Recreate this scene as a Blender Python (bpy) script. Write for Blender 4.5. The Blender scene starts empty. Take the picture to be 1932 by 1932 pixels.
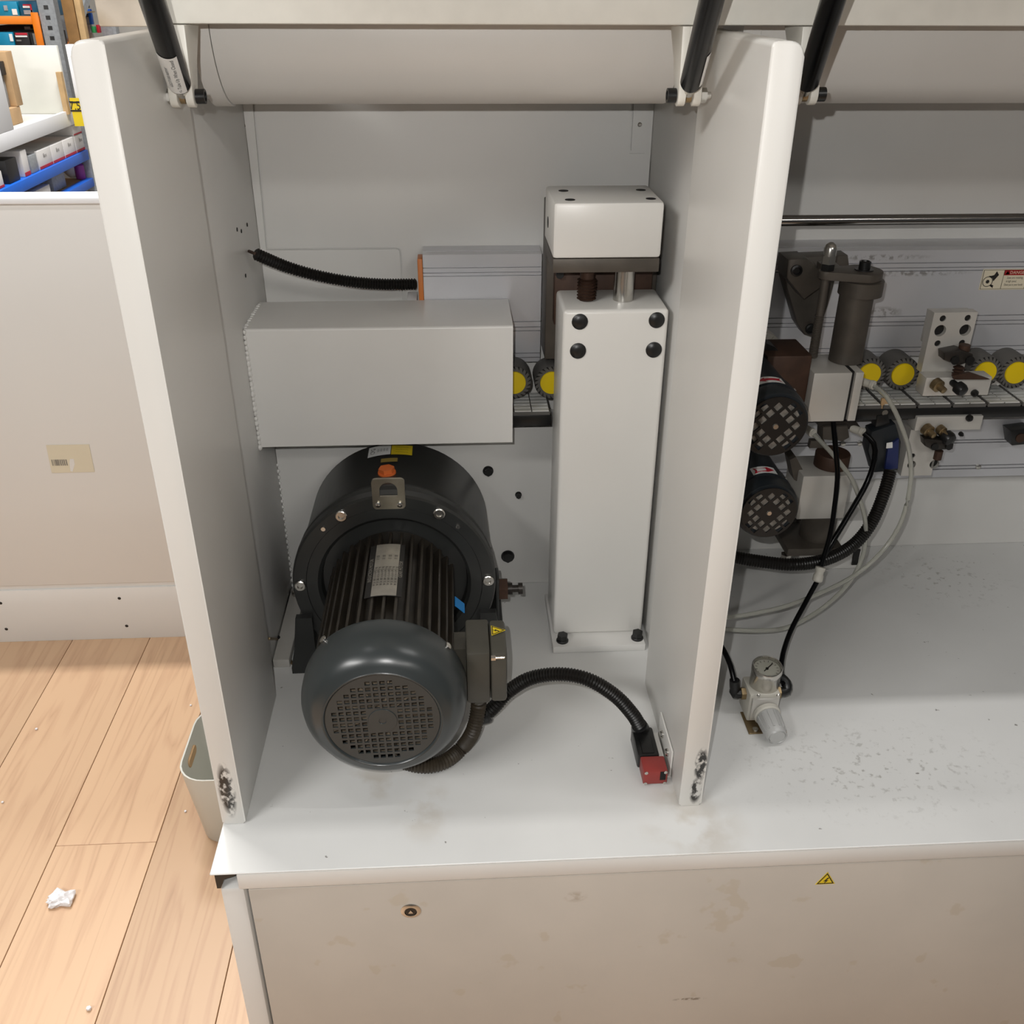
import bpy, bmesh, math, random
import numpy as np
from mathutils import Vector, Matrix
import mathutils.geometry as mgeo
def pip(p, poly):
    x, y = p; c = False; j = len(poly)-1
    for i in range(len(poly)):
        if (poly[i][1] > y) != (poly[j][1] > y) and x < (poly[j][0]-poly[i][0])*(y-poly[i][1])/(poly[j][1]-poly[i][1])+poly[i][0]: c = not c
        j = i
    return c
random.seed(7)
SC = bpy.context.scene
COL = SC.collection
PI = math.pi

# ------------------------------------------------------------------ camera
F_PX, PITCH, YAW, ROLL = 1807.2, 0.5068, 0.0596, -0.00526
CAM = np.array([0.0, 0.0, 1.55])
_f = np.array([math.sin(YAW)*math.cos(PITCH), math.cos(YAW)*math.cos(PITCH), -math.sin(PITCH)])
_r = np.array([math.cos(YAW), -math.sin(YAW), 0.0]); _d = np.cross(_f, _r)
_r2 = math.cos(ROLL)*_r + math.sin(ROLL)*_d; _d2 = -math.sin(ROLL)*_r + math.cos(ROLL)*_d
RC = np.array([_r2, _d2, _f])
cd = bpy.data.cameras.new('camera'); cam = bpy.data.objects.new('camera', cd); COL.objects.link(cam)
cd.sensor_width = 36; cd.lens = 36*F_PX/1932; cd.clip_start = 0.05; cd.clip_end = 100
cam.matrix_world = Matrix([[_r2[i], -_d2[i], -_f[i], CAM[i]] for i in range(3)] + [[0, 0, 0, 1]])
SC.camera = cam

# ------------------------------------------------------------------ world, lights, exposure
w = bpy.data.worlds.new('world'); SC.world = w; w.use_nodes = True
bg = w.node_tree.nodes['Background']; bg.inputs[0].default_value = (1.0, 0.975, 0.94, 1); bg.inputs[1].default_value = 0.075
def area(name, loc, target, sx, sy, power, col=(1, 0.96, 0.9)):
    l = bpy.data.lights.new(name, 'AREA'); l.shape = 'RECTANGLE'; l.size = sx; l.size_y = sy; l.energy = power; l.color = col
    o = bpy.data.objects.new(name, l); COL.objects.link(o); o.location = loc
    o.rotation_euler = (Vector(target)-Vector(loc)).to_track_quat('-Z', 'Y').to_euler(); return o
area('ceiling_tube_over_machine', (0.7, 0.55, 4.2), (0.7, 0.55, 0), 4.0, 0.06, 50, (1, 0.98, 0.96))
area('ceiling_tube_front_left', (-2.6, -1.5, 3.4), (-0.2, 1.2, 0.9), 1.6, 0.3, 92, (1, 0.985, 0.96))
area('front_right_fill', (1.7, -2.4, 3.3), (0.3, 1.3, 0.8), 1.6, 0.2, 24, (1, 0.965, 0.92))  # added fill lamp that brightens the right bay; no such tube is known
area('ceiling_tube_back_left', (-1.5, 2.45, 4.2), (-1.5, 2.40, 0), 1.8, 0.10, 108, (1, 0.97, 0.93))
area('ceiling_tube_far_left', (-1.0, 4.5, 4.2), (-2.0, 5.0, 0.8), 1.6, 0.3, 170, (1, 0.98, 0.96))
fl_ = bpy.data.lights.new('phone_flash', 'POINT'); fl_.energy = 25; fl_.shadow_soft_size = 0.004; fl_.color = (1, 0.985, 0.96)
flo = bpy.data.objects.new('phone_flash', fl_); COL.objects.link(flo); flo.location = (-0.04, 0.0, 1.60)
SC.view_settings.view_transform = 'Standard'; SC.view_settings.look = 'None'
SC.view_settings.exposure = 0.0; SC.view_settings.gamma = 1.0; SC.view_settings.use_curve_mapping = False

# ------------------------------------------------------------------ placement helpers
def ray(px, py): return np.array([px-966.0, py-966.0, F_PX]) @ RC
def at(px, py, Y=None, X=None, Z=None):
    """point of the place seen at a photo position, on a plane of known depth, side or height"""
    d = ray(px, py)
    t = (Y-CAM[1])/d[1] if Y is not None else (X-CAM[0])/d[0] if X is not None else (Z-CAM[2])/d[2]
    return Vector(CAM + d*t)
def mpp(p): return float(RC[2] @ (np.array(p)-CAM))/F_PX
def at_cyl(px, py, cx, cz, r):
    d = ray(px, py); o = CAM-np.array([cx, 0, cz])
    a = d[0]**2+d[2]**2; b = 2*(o[0]*d[0]+o[2]*d[2]); c = o[0]**2+o[2]**2-r*r
    t = (-b-math.sqrt(max(0, b*b-4*a*c)))/(2*a); return Vector(CAM+d*t)

# ------------------------------------------------------------------ mesh helpers
class MB:
    def __init__(s): s.bm = bmesh.new()
    def box(s, x0, x1, y0, y1, z0, z1, bev=0, seg=2):
        bm = s.bm
        v = [bm.verts.new((x, y, z)) for x in (x0, x1) for y in (y0, y1) for z in (z0, z1)]
        fs = [bm.faces.new([v[i] for i in q]) for q in ((0,1,3,2),(4,6,7,5),(0,4,5,1),(2,3,7,6),(0,2,6,4),(1,5,7,3))]
        if bev:
            es = list({e for f in fs for e in f.edges})
            bmesh.ops.bevel(bm, geom=es, offset=bev, segments=seg, profile=0.5, affect='EDGES')
        return s
    def obox(s, c, ax, ay, az, bev=0, seg=2):
        """oriented box: centre and three half-axis vectors"""
        bm = s.bm; c = Vector(c); ax, ay, az = Vector(ax), Vector(ay), Vector(az)
        v = [bm.verts.new(c+ax*i+ay*j+az*k) for i in (-1, 1) for j in (-1, 1) for k in (-1, 1)]
        fs = [bm.faces.new([v[i] for i in q]) for q in ((0,1,3,2),(4,6,7,5),(0,4,5,1),(2,3,7,6),(0,2,6,4),(1,5,7,3))]
        if bev:
            es = list({e for f in fs for e in f.edges})
            bmesh.ops.bevel(bm, geom=es, offset=bev, segments=seg, profile=0.5, affect='EDGES')
        return s
    def lathe(s, prof, o, axis, n=32, cap=True, closed=False):
        bm = s.bm; o = Vector(o); a = Vector(axis).normalized()
        u = a.orthogonal().normalized()
        if abs(a.z) < 0.5: u = a.cross(Vector((0, 0, 1))).normalized()
        v = a.cross(u); rings = []
        for r, h in prof:
            rings.append([bm.verts.new(o+a*h+(u*math.cos(2*PI*(i+.5)/n)+v*math.sin(2*PI*(i+.5)/n))*r) for i in range(n)])
        for k in range(len(rings)-1 + (1 if closed else 0)):
            A, B = rings[k], rings[(k+1) % len(rings)]
            for i in range(n): bm.faces.new((A[i], A[(i+1) % n], B[(i+1) % n], B[i]))
        if cap and not closed:
            bm.faces.new(rings[0][::-1]); bm.faces.new(rings[-1])
        return s
    def cyl(s, p0, p1, r0, r1=None, n=24):
        p0, p1 = Vector(p0), Vector(p1)
        return s.lathe([(r0, 0), (r0 if r1 is None else r1, (p1-p0).length)], p0, p1-p0, n)
    def tube(s, pts, r, n=10, step=None, wave=None, pitch=None):
        """swept round tube through points; wave/pitch give corrugation"""
        P = catmull(pts, step or 0.012)
        if wave: P = resample(P, pitch/2)
        bm = s.bm; rings = []; up = Vector((0, 0, 1))
        for i, p in enumerate(P):
            t = (P[min(i+1, len(P)-1)]-P[max(i-1, 0)]).normalized()
            u = t.cross(up)
            u = (u if u.length > 1e-3 else t.orthogonal()).normalized(); v = t.cross(u)
            rr = r + (wave if i % 2 else -wave) if wave else r
            rings.append([bm.verts.new(p+(u*math.cos(2*PI*k/n)+v*math.sin(2*PI*k/n))*rr) for k in range(n)])
        for A, B in zip(rings, rings[1:]):
            for k in range(n): bm.faces.new((A[k], A[(k+1) % n], B[(k+1) % n], B[k]))
        bm.faces.new(rings[0][::-1]); bm.faces.new(rings[-1]); return s
    def prism(s, loop, o, u, v, wv, holes=(), bev=0):
        """2-D outline (with holes) in the frame o,u,v, extruded by wv"""
        bm = s.bm; o, u, v, wv = Vector(o), Vector(u), Vector(v), Vector(wv)
        loops = [loop]+list(holes); allf = []; V = []
        for off in (Vector((0, 0, 0)), wv):
            L = [[bm.verts.new(o+u*a+v*b+off) for a, b in lp] for lp in loops]; V.append(L)
            if holes:
                flat = [q for lp in loops for q in lp]; ed = []; k0 = 0
                for lp in loops: ed += [(k0+i, k0+(i+1) % len(lp)) for i in range(len(lp))]; k0 += len(lp)
                vc, _, fc_, ov, _, _ = mgeo.delaunay_2d_cdt([Vector(q) for q in flat], ed, [], 0, 1e-7)
                allv = [v_ for l in L for v_ in l]; vm_ = [allv[ov[i][0]] if ov[i] else bm.verts.new(o+u*vc[i][0]+v*vc[i][1]+off) for i in range(len(vc))]
                for f_ in fc_:
                    c_ = (sum(vc[i][0] for i in f_)/len(f_), sum(vc[i][1] for i in f_)/len(f_))
                    if not pip(c_, loop) or any(pip(c_, h_) for h_ in holes): continue
                    bm.faces.new([vm_[i] for i in f_])
            else: bm.faces.new(L[0])
        fs = []
        for la, lb in zip(*V):
            for i in range(len(la)):
                j = (i+1) % len(la); fs.append(bm.faces.new((la[i], la[j], lb[j], lb[i])))
        if bev and not holes:
            es = list({e for l in V for e in [bm.edges.get((l[0][i], l[0][(i+1) % len(l[0])])) for i in range(len(l[0]))]})
            bmesh.ops.bevel(bm, geom=es, offset=bev, segments=2, profile=0.5, affect='EDGES')
        return s
    def sphere(s, c, r, sc=(1, 1, 1), n=16, m=10):
        bmesh.ops.create_uvsphere(s.bm, u_segments=n, v_segments=m, radius=r, matrix=Matrix.Translation(Vector(c)) @ Matrix.Diagonal((*sc, 1)))
        return s
    def hexa(s, p0, p1, r): return s.cyl(p0, p1, r, n=6)
    def build(s, name, mat, parent=None, ang=35, loc=None):
        bmesh.ops.recalc_face_normals(s.bm, faces=s.bm.faces)
        me = bpy.data.meshes.new(name)
        org = Vector((0, 0, 0))
        if parent is not None: org = wloc(parent)
        elif loc is not None: org = Vector(loc)
        bmesh.ops.translate(s.bm, verts=s.bm.verts, vec=-org)
        s.bm.to_mesh(me); s.bm.free()
        me.materials.append(mat)
        me.polygons.foreach_set('use_smooth', [True]*len(me.polygons))
        me.set_sharp_from_angle(angle=math.radians(ang))
        o = bpy.data.objects.new(name, me); COL.objects.link(o)
        if parent is not None: o.parent = parent
        else: o.location = org
        return o
def wloc(o):
    v = Vector((0, 0, 0))
    while o is not None: v = v+o.location; o = o.parent
    return v
def catmull(P, step):
    P = [Vector(p) for p in P]
    Q = [P[0]*2-P[1]]+P+[P[-1]*2-P[-2]]; out = []
    for i in range(1, len(Q)-2):
        a, b, c, d = Q[i-1:i+3]; n = max(2, int((c-b).length/step))
        for k in range(n):
            t = k/n
            out.append(0.5*((2*b)+(c-a)*t+(2*a-5*b+4*c-d)*t*t+(3*b-a-3*c+d)*t**3))
    out.append(P[-1]); return out
def resample(P, step):
    out = [P[0]]; acc = 0
    for a, b in zip(P, P[1:]):
        L = (b-a).length; pos = step-acc
        while pos <= L: out.append(a+(b-a)*(pos/L)); pos += step
        acc = L-(pos-step)
    return out
def circle(cx, cy, r, n=16, ph=0): return [(cx+r*math.cos(2*PI*i/n+ph), cy+r*math.sin(2*PI*i/n+ph)) for i in range(n)]
def rrect(x0, x1, y0, y1, r, n=5, which=(1, 1, 1, 1)):
    out = []
    for k, (cx, cy, a0, c) in enumerate(((x1-r, y1-r, 0, (x1, y1)), (x0+r, y1-r, 90, (x0, y1)), (x0+r, y0+r, 180, (x0, y0)), (x1-r, y0+r, 270, (x1, y0)))):
        if which[k]: out += [(cx+r*math.cos(math.radians(a0+90*i/n)), cy+r*math.sin(math.radians(a0+90*i/n))) for i in range(n+1)]
        else: out.append(c)
    return out
def thing(name, label, cat, loc=(0, 0, 0), group=None):
    o = bpy.data.objects.new(name, None); COL.objects.link(o); o.location = loc; o.empty_display_size = 0.05
    return tag(o, label, cat, group)
def tag(o, label, cat, group=None):
    o['label'] = label; o['category'] = cat
    if group: o['group'] = group
    return o
def dup(o, parent=None):
    c = o.copy(); COL.objects.link(c); c.parent = parent
    for ch in list(o.children): dup(ch, c)
    return c
def text(name, s, mat, parent, o, u, v, size, depth=0.0002, sx=1.0):
    cu = bpy.data.curves.new(name, 'FONT'); cu.body = s; cu.size = size; cu.align_x = 'CENTER'; cu.align_y = 'CENTER'; cu.resolution_u = 2
    t = bpy.data.objects.new(name, cu); COL.objects.link(t)
    me = bpy.data.meshes.new_from_object(t); bpy.data.objects.remove(t); bpy.data.curves.remove(cu)
    u, v = Vector(u).normalized(), Vector(v).normalized(); n = u.cross(v)
    M = Matrix([[u[i]*sx, v[i], n[i], 0] for i in range(3)]+[[0, 0, 0, 1]])
    me.transform(M); me.transform(Matrix.Translation(Vector(o)-wloc(parent)))
    me.materials.append(mat); ob = bpy.data.objects.new(name, me); COL.objects.link(ob); ob.parent = parent; return ob

# ------------------------------------------------------------------ materials
def srgb(r, g, b):
    f = lambda c: c/12.92 if c <= 0.04045 else ((c+0.055)/1.055)**2.4
    return (f(r/255), f(g/255), f(b/255), 1)
def new_mat(name):
    m = bpy.data.materials.new(name); m.use_nodes = True
    nt = m.node_tree; return m, nt, nt.nodes['Principled BSDF']
def mat(name, col, rough=0.5, metal=0.0, var=0.06, scale=12, bump=0.0, bscale=400, spec=0.5, coat=0.0):
    m, nt, b = new_mat(name); N = nt.nodes; L = nt.links
    b.inputs['Roughness'].default_value = rough; b.inputs['Metallic'].default_value = metal
    b.inputs['Specular IOR Level'].default_value = spec; b.inputs['Coat Weight'].default_value = coat
    tc = N.new('ShaderNodeTexCoord'); no = N.new('ShaderNodeTexNoise'); no.inputs['Scale'].default_value = scale; no.inputs['Detail'].default_value = 6
    L.new(tc.outputs['Object'], no.inputs['Vector'])
    mr = N.new('ShaderNodeMapRange'); mr.inputs[1].default_value = 0.3; mr.inputs[2].default_value = 0.7; mr.inputs[3].default_value = 1-var; mr.inputs[4].default_value = 1+var*0.4
    L.new(no.outputs['Fac'], mr.inputs[0])
    mx = N.new('ShaderNodeMix'); mx.data_type = 'RGBA'; mx.blend_type = 'MULTIPLY'; mx.inputs[0].default_value = 1
    mx.inputs[6].default_value = col; L.new(mr.outputs[0], mx.inputs[7]); L.new(mx.outputs[2], b.inputs['Base Color'])
    if bump:
        n2 = N.new('ShaderNodeTexNoise'); n2.inputs['Scale'].default_value = bscale; L.new(tc.outputs['Object'], n2.inputs['Vector'])
        bp = N.new('ShaderNodeBump'); bp.inputs['Strength'].default_value = bump; bp.inputs['Distance'].default_value = 0.001
        L.new(n2.outputs['Fac'], bp.inputs['Height']); L.new(bp.outputs['Normal'], b.inputs['Normal'])
    m['_mix'] = mx.name; return m
def blotch(m, spots, col, nscale=25, soft=0.5, thr=0.5, stretch=(1, 1, 1), strength=1.0):
    """stains of their own shape: soft ellipsoids (world position, radii) broken up by noise"""
    nt = m.node_tree; N = nt.nodes; L = nt.links; b = N['Principled BSDF']
    src = b.inputs['Base Color'].links[0].from_socket
    ge = N.new('ShaderNodeNewGeometry'); acc = None
    for c, r in spots:
        mp = N.new('ShaderNodeVectorMath'); mp.operation = 'SUBTRACT'; L.new(ge.outputs['Position'], mp.inputs[0]); mp.inputs[1].default_value = c
        dv = N.new('ShaderNodeVectorMath'); dv.operation = 'DIVIDE'; L.new(mp.outputs[0], dv.inputs[0]); dv.inputs[1].default_value = r
        ln = N.new('ShaderNodeVectorMath'); ln.operation = 'LENGTH'; L.new(dv.outputs[0], ln.inputs[0])
        mr = N.new('ShaderNodeMapRange'); mr.inputs[1].default_value = 1.0; mr.inputs[2].default_value = 1-soft; L.new(ln.outputs['Value'], mr.inputs[0])
        if acc is None: acc = mr.outputs[0]
        else:
            mm = N.new('ShaderNodeMath'); mm.operation = 'MAXIMUM'; L.new(acc, mm.inputs[0]); L.new(mr.outputs[0], mm.inputs[1]); acc = mm.outputs[0]
    sv = N.new('ShaderNodeVectorMath'); sv.operation = 'MULTIPLY'; L.new(ge.outputs['Position'], sv.inputs[0]); sv.inputs[1].default_value = stretch
    no = N.new('ShaderNodeTexNoise'); no.inputs['Scale'].default_value = nscale; no.inputs['Detail'].default_value = 5; L.new(sv.outputs[0], no.inputs['Vector'])
    m2 = N.new('ShaderNodeMapRange'); m2.inputs[1].default_value = thr-0.06; m2.inputs[2].default_value = thr+0.06; L.new(no.outputs['Fac'], m2.inputs[0])
    mu = N.new('ShaderNodeMath'); mu.operation = 'MULTIPLY'; L.new(acc, mu.inputs[0]); L.new(m2.outputs[0], mu.inputs[1])
    ms = N.new('ShaderNodeMath'); ms.operation = 'MULTIPLY'; L.new(mu.outputs[0], ms.inputs[0]); ms.inputs[1].default_value = strength
    mx = N.new('ShaderNodeMix'); mx.data_type = 'RGBA'; L.new(ms.outputs[0], mx.inputs[0]); L.new(src, mx.inputs[6]); mx.inputs[7].default_value = col
    L.new(mx.outputs[2], b.inputs['Base Color']); return m
def specks(m, col, scale=60, thr=0.72, strength=0.8):
    nt = m.node_tree; N = nt.nodes; L = nt.links; b = N['Principled BSDF']
    src = b.inputs['Base Color'].links[0].from_socket; ge = N.new('ShaderNodeNewGeometry')
    no = N.new('ShaderNodeTexNoise'); no.inputs['Scale'].default_value = scale; no.inputs['Detail'].default_value = 3; L.new(ge.outputs['Position'], no.inputs['Vector'])
    m2 = N.new('ShaderNodeMapRange'); m2.inputs[1].default_value = thr; m2.inputs[2].default_value = thr+0.03; m2.inputs[4].default_value = strength; L.new(no.outputs['Fac'], m2.inputs[0])
    mx = N.new('ShaderNodeMix'); mx.data_type = 'RGBA'; L.new(m2.outputs[0], mx.inputs[0]); L.new(src, mx.inputs[6]); mx.inputs[7].default_value = col
    L.new(mx.outputs[2], b.inputs['Base Color']); return m
WHITE = (0.66, 0.65, 0.625, 1)
M = {}
M['paint'] = mat('white_powder_paint', WHITE, 0.38, var=0.05, scale=5, bump=0.06, bscale=900)
M['paint_cover'] = mat('white_cover_paint', (0.68, 0.665, 0.63, 1), 0.32, var=0.04, scale=4, bump=0.05, bscale=800)
M['paint_top'] = mat('white_worktop_paint', (0.66, 0.66, 0.645, 1), 0.35, var=0.05, scale=6, bump=0.05, bscale=700)
M['paint_panel'] = mat('worn_cream_panel_paint', (0.485, 0.445, 0.395, 1), 0.5, var=0.09, scale=4, bump=0.05)
M['beige'] = mat('stained_beige_paint', (0.62, 0.55, 0.46, 1), 0.5, var=0.2, scale=20)
M['alu'] = mat('brushed_aluminium', (0.60, 0.60, 0.62, 1), 0.38, 0.35, var=0.06, scale=8)
M['alu_plate'] = mat('milled_aluminium', (0.56, 0.54, 0.50, 1), 0.42, 0.3, var=0.06, scale=15)
M['steel'] = mat('bright_steel', (0.62, 0.60, 0.56, 1), 0.25, 1.0, var=0.1, scale=30)
M['rod_steel'] = mat('polished_rod_steel', (0.35, 0.34, 0.33, 1), 0.18, 1.0, var=0.05)
M['dark_steel'] = mat('oiled_dark_steel', (0.035, 0.030, 0.026, 1), 0.4, 0.5, var=0.3, scale=40)
M['cast'] = mat('grey_brown_cast_iron', (0.085, 0.073, 0.06, 1), 0.5, 0.3, var=0.25, scale=25, bump=0.1, bscale=300)
M['rust'] = mat('rusty_brown_steel', (0.06, 0.03, 0.018, 1), 0.6, 0.3, var=0.3, scale=50)
M['motor'] = mat('dark_slate_motor_paint', (0.02, 0.023, 0.023, 1), 0.33, var=0.12, scale=12)
M['cover_grey'] = mat('slate_fan_cover_paint', (0.034, 0.040, 0.041, 1), 0.28, var=0.12, scale=10)
M['drum'] = mat('dusty_dark_gear_housing', (0.024, 0.025, 0.024, 1), 0.38, var=0.25, scale=14)
M['fin'] = mat('oily_brown_fins', (0.028, 0.023, 0.017, 1), 0.4, var=0.4, scale=30)
M['dust'] = mat('dusty_brown_fan', (0.24, 0.19, 0.135, 1), 0.8, var=0.5, scale=60)
M['box_olive'] = mat('olive_grey_terminal_box', (0.062, 0.058, 0.046, 1), 0.5, var=0.2, scale=20)
M['black'] = mat('black_plastic', (0.008, 0.008, 0.008, 1), 0.35, var=0.1)
M['black_gloss'] = mat('black_gloss_tube', (0.003, 0.003, 0.0035, 1), 0.24, var=0.05, spec=0.16)
M['rubber'] = mat('black_corrugated_hose', (0.008, 0.007, 0.006, 1), 0.38, var=0.2, spec=0.35)
M['hose_brown'] = mat('dusty_brown_hose', (0.05, 0.038, 0.024, 1), 0.5, var=0.3, scale=60)
M['sm_motor'] = mat('black_blue_small_motor', (0.016, 0.020, 0.024, 1), 0.4, var=0.15, scale=30)
M['void'] = mat('dark_hole', (0.004, 0.0035, 0.003, 1), 0.8)
M['red'] = mat('red_switch_head', (0.27, 0.035, 0.03, 1), 0.45, var=0.12, scale=60)
M['orange'] = mat('orange_plastic', (0.55, 0.16, 0.02, 1), 0.45)
M['orange_plug'] = mat('orange_red_plug', (0.62, 0.14, 0.03, 1), 0.45)
M['yellow'] = mat('yellow_sticker', (0.75, 0.56, 0.015, 1), 0.45)
M['cap_yellow'] = mat('yellow_roller_cap', (0.72, 0.52, 0.0, 1), 0.45, var=0.05)
M['tyre'] = mat('grey_rubber_tyre', (0.10, 0.095, 0.088, 1), 0.6, var=0.15)
M['pad'] = mat('light_conveyor_pad', (0.66, 0.66, 0.63, 1), 0.35)
M['label'] = mat('white_paper_label', (0.78, 0.78, 0.76, 1), 0.5, var=0.02)
M['cream_label'] = mat('cream_sticker', (0.66, 0.60, 0.46, 1), 0.45, var=0.03)
M['fan_metal'] = mat('dusty_grey_fan_metal', (0.27, 0.25, 0.22, 1), 0.5, 0.2, var=0.5, scale=120)
M['plate'] = mat('dull_metal_nameplate', (0.30, 0.28, 0.24, 1), 0.35, 0.3, var=0.1, scale=80)
M['ink'] = mat('black_ink', (0.012, 0.011, 0.010, 1), 0.5)
M['ink_grey'] = mat('grey_ink', (0.16, 0.15, 0.14, 1), 0.5)
M['ink_red'] = mat('red_ink', (0.50, 0.012, 0.03, 1), 0.5)
M['danger_red'] = mat('dark_red_band', (0.30, 0.006, 0.008, 1), 0.5)
M['blue_label'] = mat('bright_blue_label', (0.01, 0.22, 0.60, 1), 0.45)
M['navy'] = mat('navy_blue_panel', (0.015, 0.025, 0.11, 1), 0.45)
M['partition'] = mat('white_counter_board', (0.70, 0.685, 0.655, 1), 0.5, var=0.02, scale=3)
M['bin'] = mat('pale_grey_bin_plastic', (0.56, 0.56, 0.51, 1), 0.42, var=0.02)
M['foam'] = mat('white_foam', (0.80, 0.80, 0.82, 1), 0.8, var=0.1, scale=300)
M['tan_tag'] = mat('tan_tag', (0.30, 0.22, 0.05, 1), 0.5)
M['subfloor'] = mat('dark_subfloor', (0.05, 0.035, 0.02, 1), 0.9)
M['concrete'] = mat('grey_store_floor', (0.35, 0.33, 0.31, 1), 0.7, var=0.1)
M['galv'] = mat('galvanised_upright', (0.36, 0.38, 0.40, 1), 0.5, 0.2, var=0.2, scale=60)
M['rack_orange'] = mat('orange_rack_beam', (0.80, 0.20, 0.005, 1), 0.45)
M['rack_blue'] = mat('blue_shelf_beam', (0.01, 0.14, 0.68, 1), 0.4)
M['carton'] = mat('brown_cardboard', (0.48, 0.31, 0.16, 1), 0.8, var=0.15, scale=15)
M['wood'] = mat('pale_wood', (0.50, 0.33, 0.16, 1), 0.7, var=0.2, scale=20)
M['wood_dark'] = mat('brown_wood', (0.25, 0.13, 0.04, 1), 0.7, var=0.2, scale=20)
M['box_cyan'] = mat('cyan_carton', (0.0, 0.22, 0.38, 1), 0.5, var=0.15, scale=12)
M['box_black'] = mat('black_carton', (0.012, 0.011, 0.012, 1), 0.5, var=0.2)
M['box_white'] = mat('white_carton', (0.74, 0.72, 0.70, 1), 0.55, var=0.03)
M['board'] = mat('off_white_board', (0.70, 0.70, 0.65, 1), 0.5, var=0.03)
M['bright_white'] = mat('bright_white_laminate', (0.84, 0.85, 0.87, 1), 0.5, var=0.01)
M['mesh_dark'] = mat('dark_wire_goods', (0.035, 0.035, 0.035, 1), 0.6, var=0.7, scale=40)
M['grey_plastic'] = mat('translucent_grey_knob', (0.42, 0.42, 0.41, 1), 0.35)
M['brass'] = mat('tarnished_brass', (0.30, 0.22, 0.12, 1), 0.4, 0.8, var=0.2, scale=50)
M['ivory'] = mat('ivory_fitting', (0.55, 0.53, 0.47, 1), 0.45)
M['green'] = mat('green_plastic', (0.05, 0.50, 0.16, 1), 0.5)
M['magenta'] = mat('purple_wrapper', (0.30, 0.05, 0.30, 1), 0.5)
M['lime'] = mat('yellow_green_bottle', (0.65, 0.62, 0.10, 1), 0.5)
M['teal'] = mat('teal_item', (0.10, 0.50, 0.45, 1), 0.5)
M['lug'] = mat('nickel_lifting_lug', (0.33, 0.30, 0.24, 1), 0.35, 0.9, var=0.2, scale=40)
M['ram'] = mat('cream_bracket_paint', (0.66, 0.64, 0.58, 1), 0.4, var=0.06, scale=30)
# clear tube and gauge glass
m, nt, b = new_mat('clear_plastic_tube'); b.inputs['Base Color'].default_value = (0.60, 0.60, 0.54, 1); b.inputs['Roughness'].default_value = 0.12
b.inputs['Transmission Weight'].default_value = 0.55; b.inputs['IOR'].default_value = 1.35; M['clear'] = m
m, nt, b = new_mat('gauge_glass'); b.inputs['Base Color'].default_value = (0.95, 0.95, 0.9, 1); b.inputs['Roughness'].default_value = 0.03
b.inputs['Transmission Weight'].default_value = 1.0; b.inputs['IOR'].default_value = 1.15; M['glass'] = m
# wear and stains with shapes of their own
blotch(M['paint_cover'], [((-0.319, 0.947, 0.612), (0.012, 0.02, 0.052)), ((0.314, 0.947, 0.625), (0.010, 0.02, 0.033)), ((0.311, 0.947, 0.578), (0.009, 0.02, 0.026))], (0.012, 0.011, 0.01, 1), 150, 0.35, 0.47, (1, 1, 0.6))
blotch(M['paint_top'], [(tuple(at(800, 1525, Z=.55)), (0.05, 0.07, 0.05)), (tuple(at(1310, 1560, Z=.55)), (0.08, 0.09, 0.05)), (tuple(at(700, 1480, Z=.55)), (0.08, 0.05, 0.05)), (tuple(at(1290, 1500, Z=.55)), (0.05, 0.05, 0.03))], (0.40, 0.33, 0.24, 1), 14, 0.8, 0.52, (1, 1, 1), 0.42)
blotch(M['paint_top'], [(tuple(at(1780, 1090, Z=.55)), (0.15, 0.12, 0.05)), (tuple(at(1650, 1450, Z=.55)), (0.25, 0.12, 0.05))], (0.16, 0.145, 0.12, 1), 110, 0.95, 0.64, (1, 1, 1), 0.55)
specks(M['paint_top'], (0.09, 0.075, 0.06, 1), 75, 0.735, 0.7)
blotch(M['paint_panel'], [(tuple(at(1085, 1692, Y=.868)), (0.018, 0.03, 0.012))], (0.33, 0.27, 0.21, 1), 60, 0.6, 0.45, (1, 1, 1), 0.7)
blotch(M['paint_panel'], [(tuple(at(1300, 1885, Y=.868)), (0.03, 0.03, 0.004))], (0.15, 0.12, 0.09, 1), 200, 0.6, 0.5, (1, 1, 1), 0.8)
specks(M['paint_panel'], (0.42, 0.36, 0.28, 1), 18, 0.66, 0.5)
blotch(M['alu'], [(tuple(at(1655, 486, Y=1.54)), (0.10, 0.05, 0.006)), (tuple(at(1720, 516, Y=1.54)), (0.11, 0.05, 0.006)), (tuple(at(1665, 590, Y=1.54)), (0.04, 0.05, 0.012))], (0.18, 0.165, 0.15, 1), 130, 0.7, 0.52, (1, 1, 1), 0.7)
blotch(M['beige'], [(tuple(at(205, 45, Y=1.22)), (0.03, 0.3, 0.02))], (0.32, 0.22, 0.11, 1), 40, 0.9, 0.4, (1, 1, 1), 0.7)
# floor planks
m, nt, b = new_mat('oak_floor_plank'); N = nt.nodes; L = nt.links; M['oak'] = m
b.inputs['Roughness'].default_value = 0.45
tc = N.new('ShaderNodeTexCoord'); oi = N.new('ShaderNodeObjectInfo')
mul = N.new('ShaderNodeVectorMath'); mul.operation = 'MULTIPLY_ADD'; L.new(oi.outputs['Random'], mul.inputs[0]); mul.inputs[1].default_value = (13, 37, 5); L.new(tc.outputs['Object'], mul.inputs[2])
sc_ = N.new('ShaderNodeVectorMath'); sc_.operation = 'MULTIPLY'; L.new(mul.outputs[0], sc_.inputs[0]); sc_.inputs[1].default_value = (1, 0.055, 1)
n1 = N.new('ShaderNodeTexNoise'); n1.inputs['Scale'].default_value = 12; n1.inputs['Detail'].default_value = 3; n1.inputs['Distortion'].default_value = 0.5; L.new(sc_.outputs[0], n1.inputs['Vector'])
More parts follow.
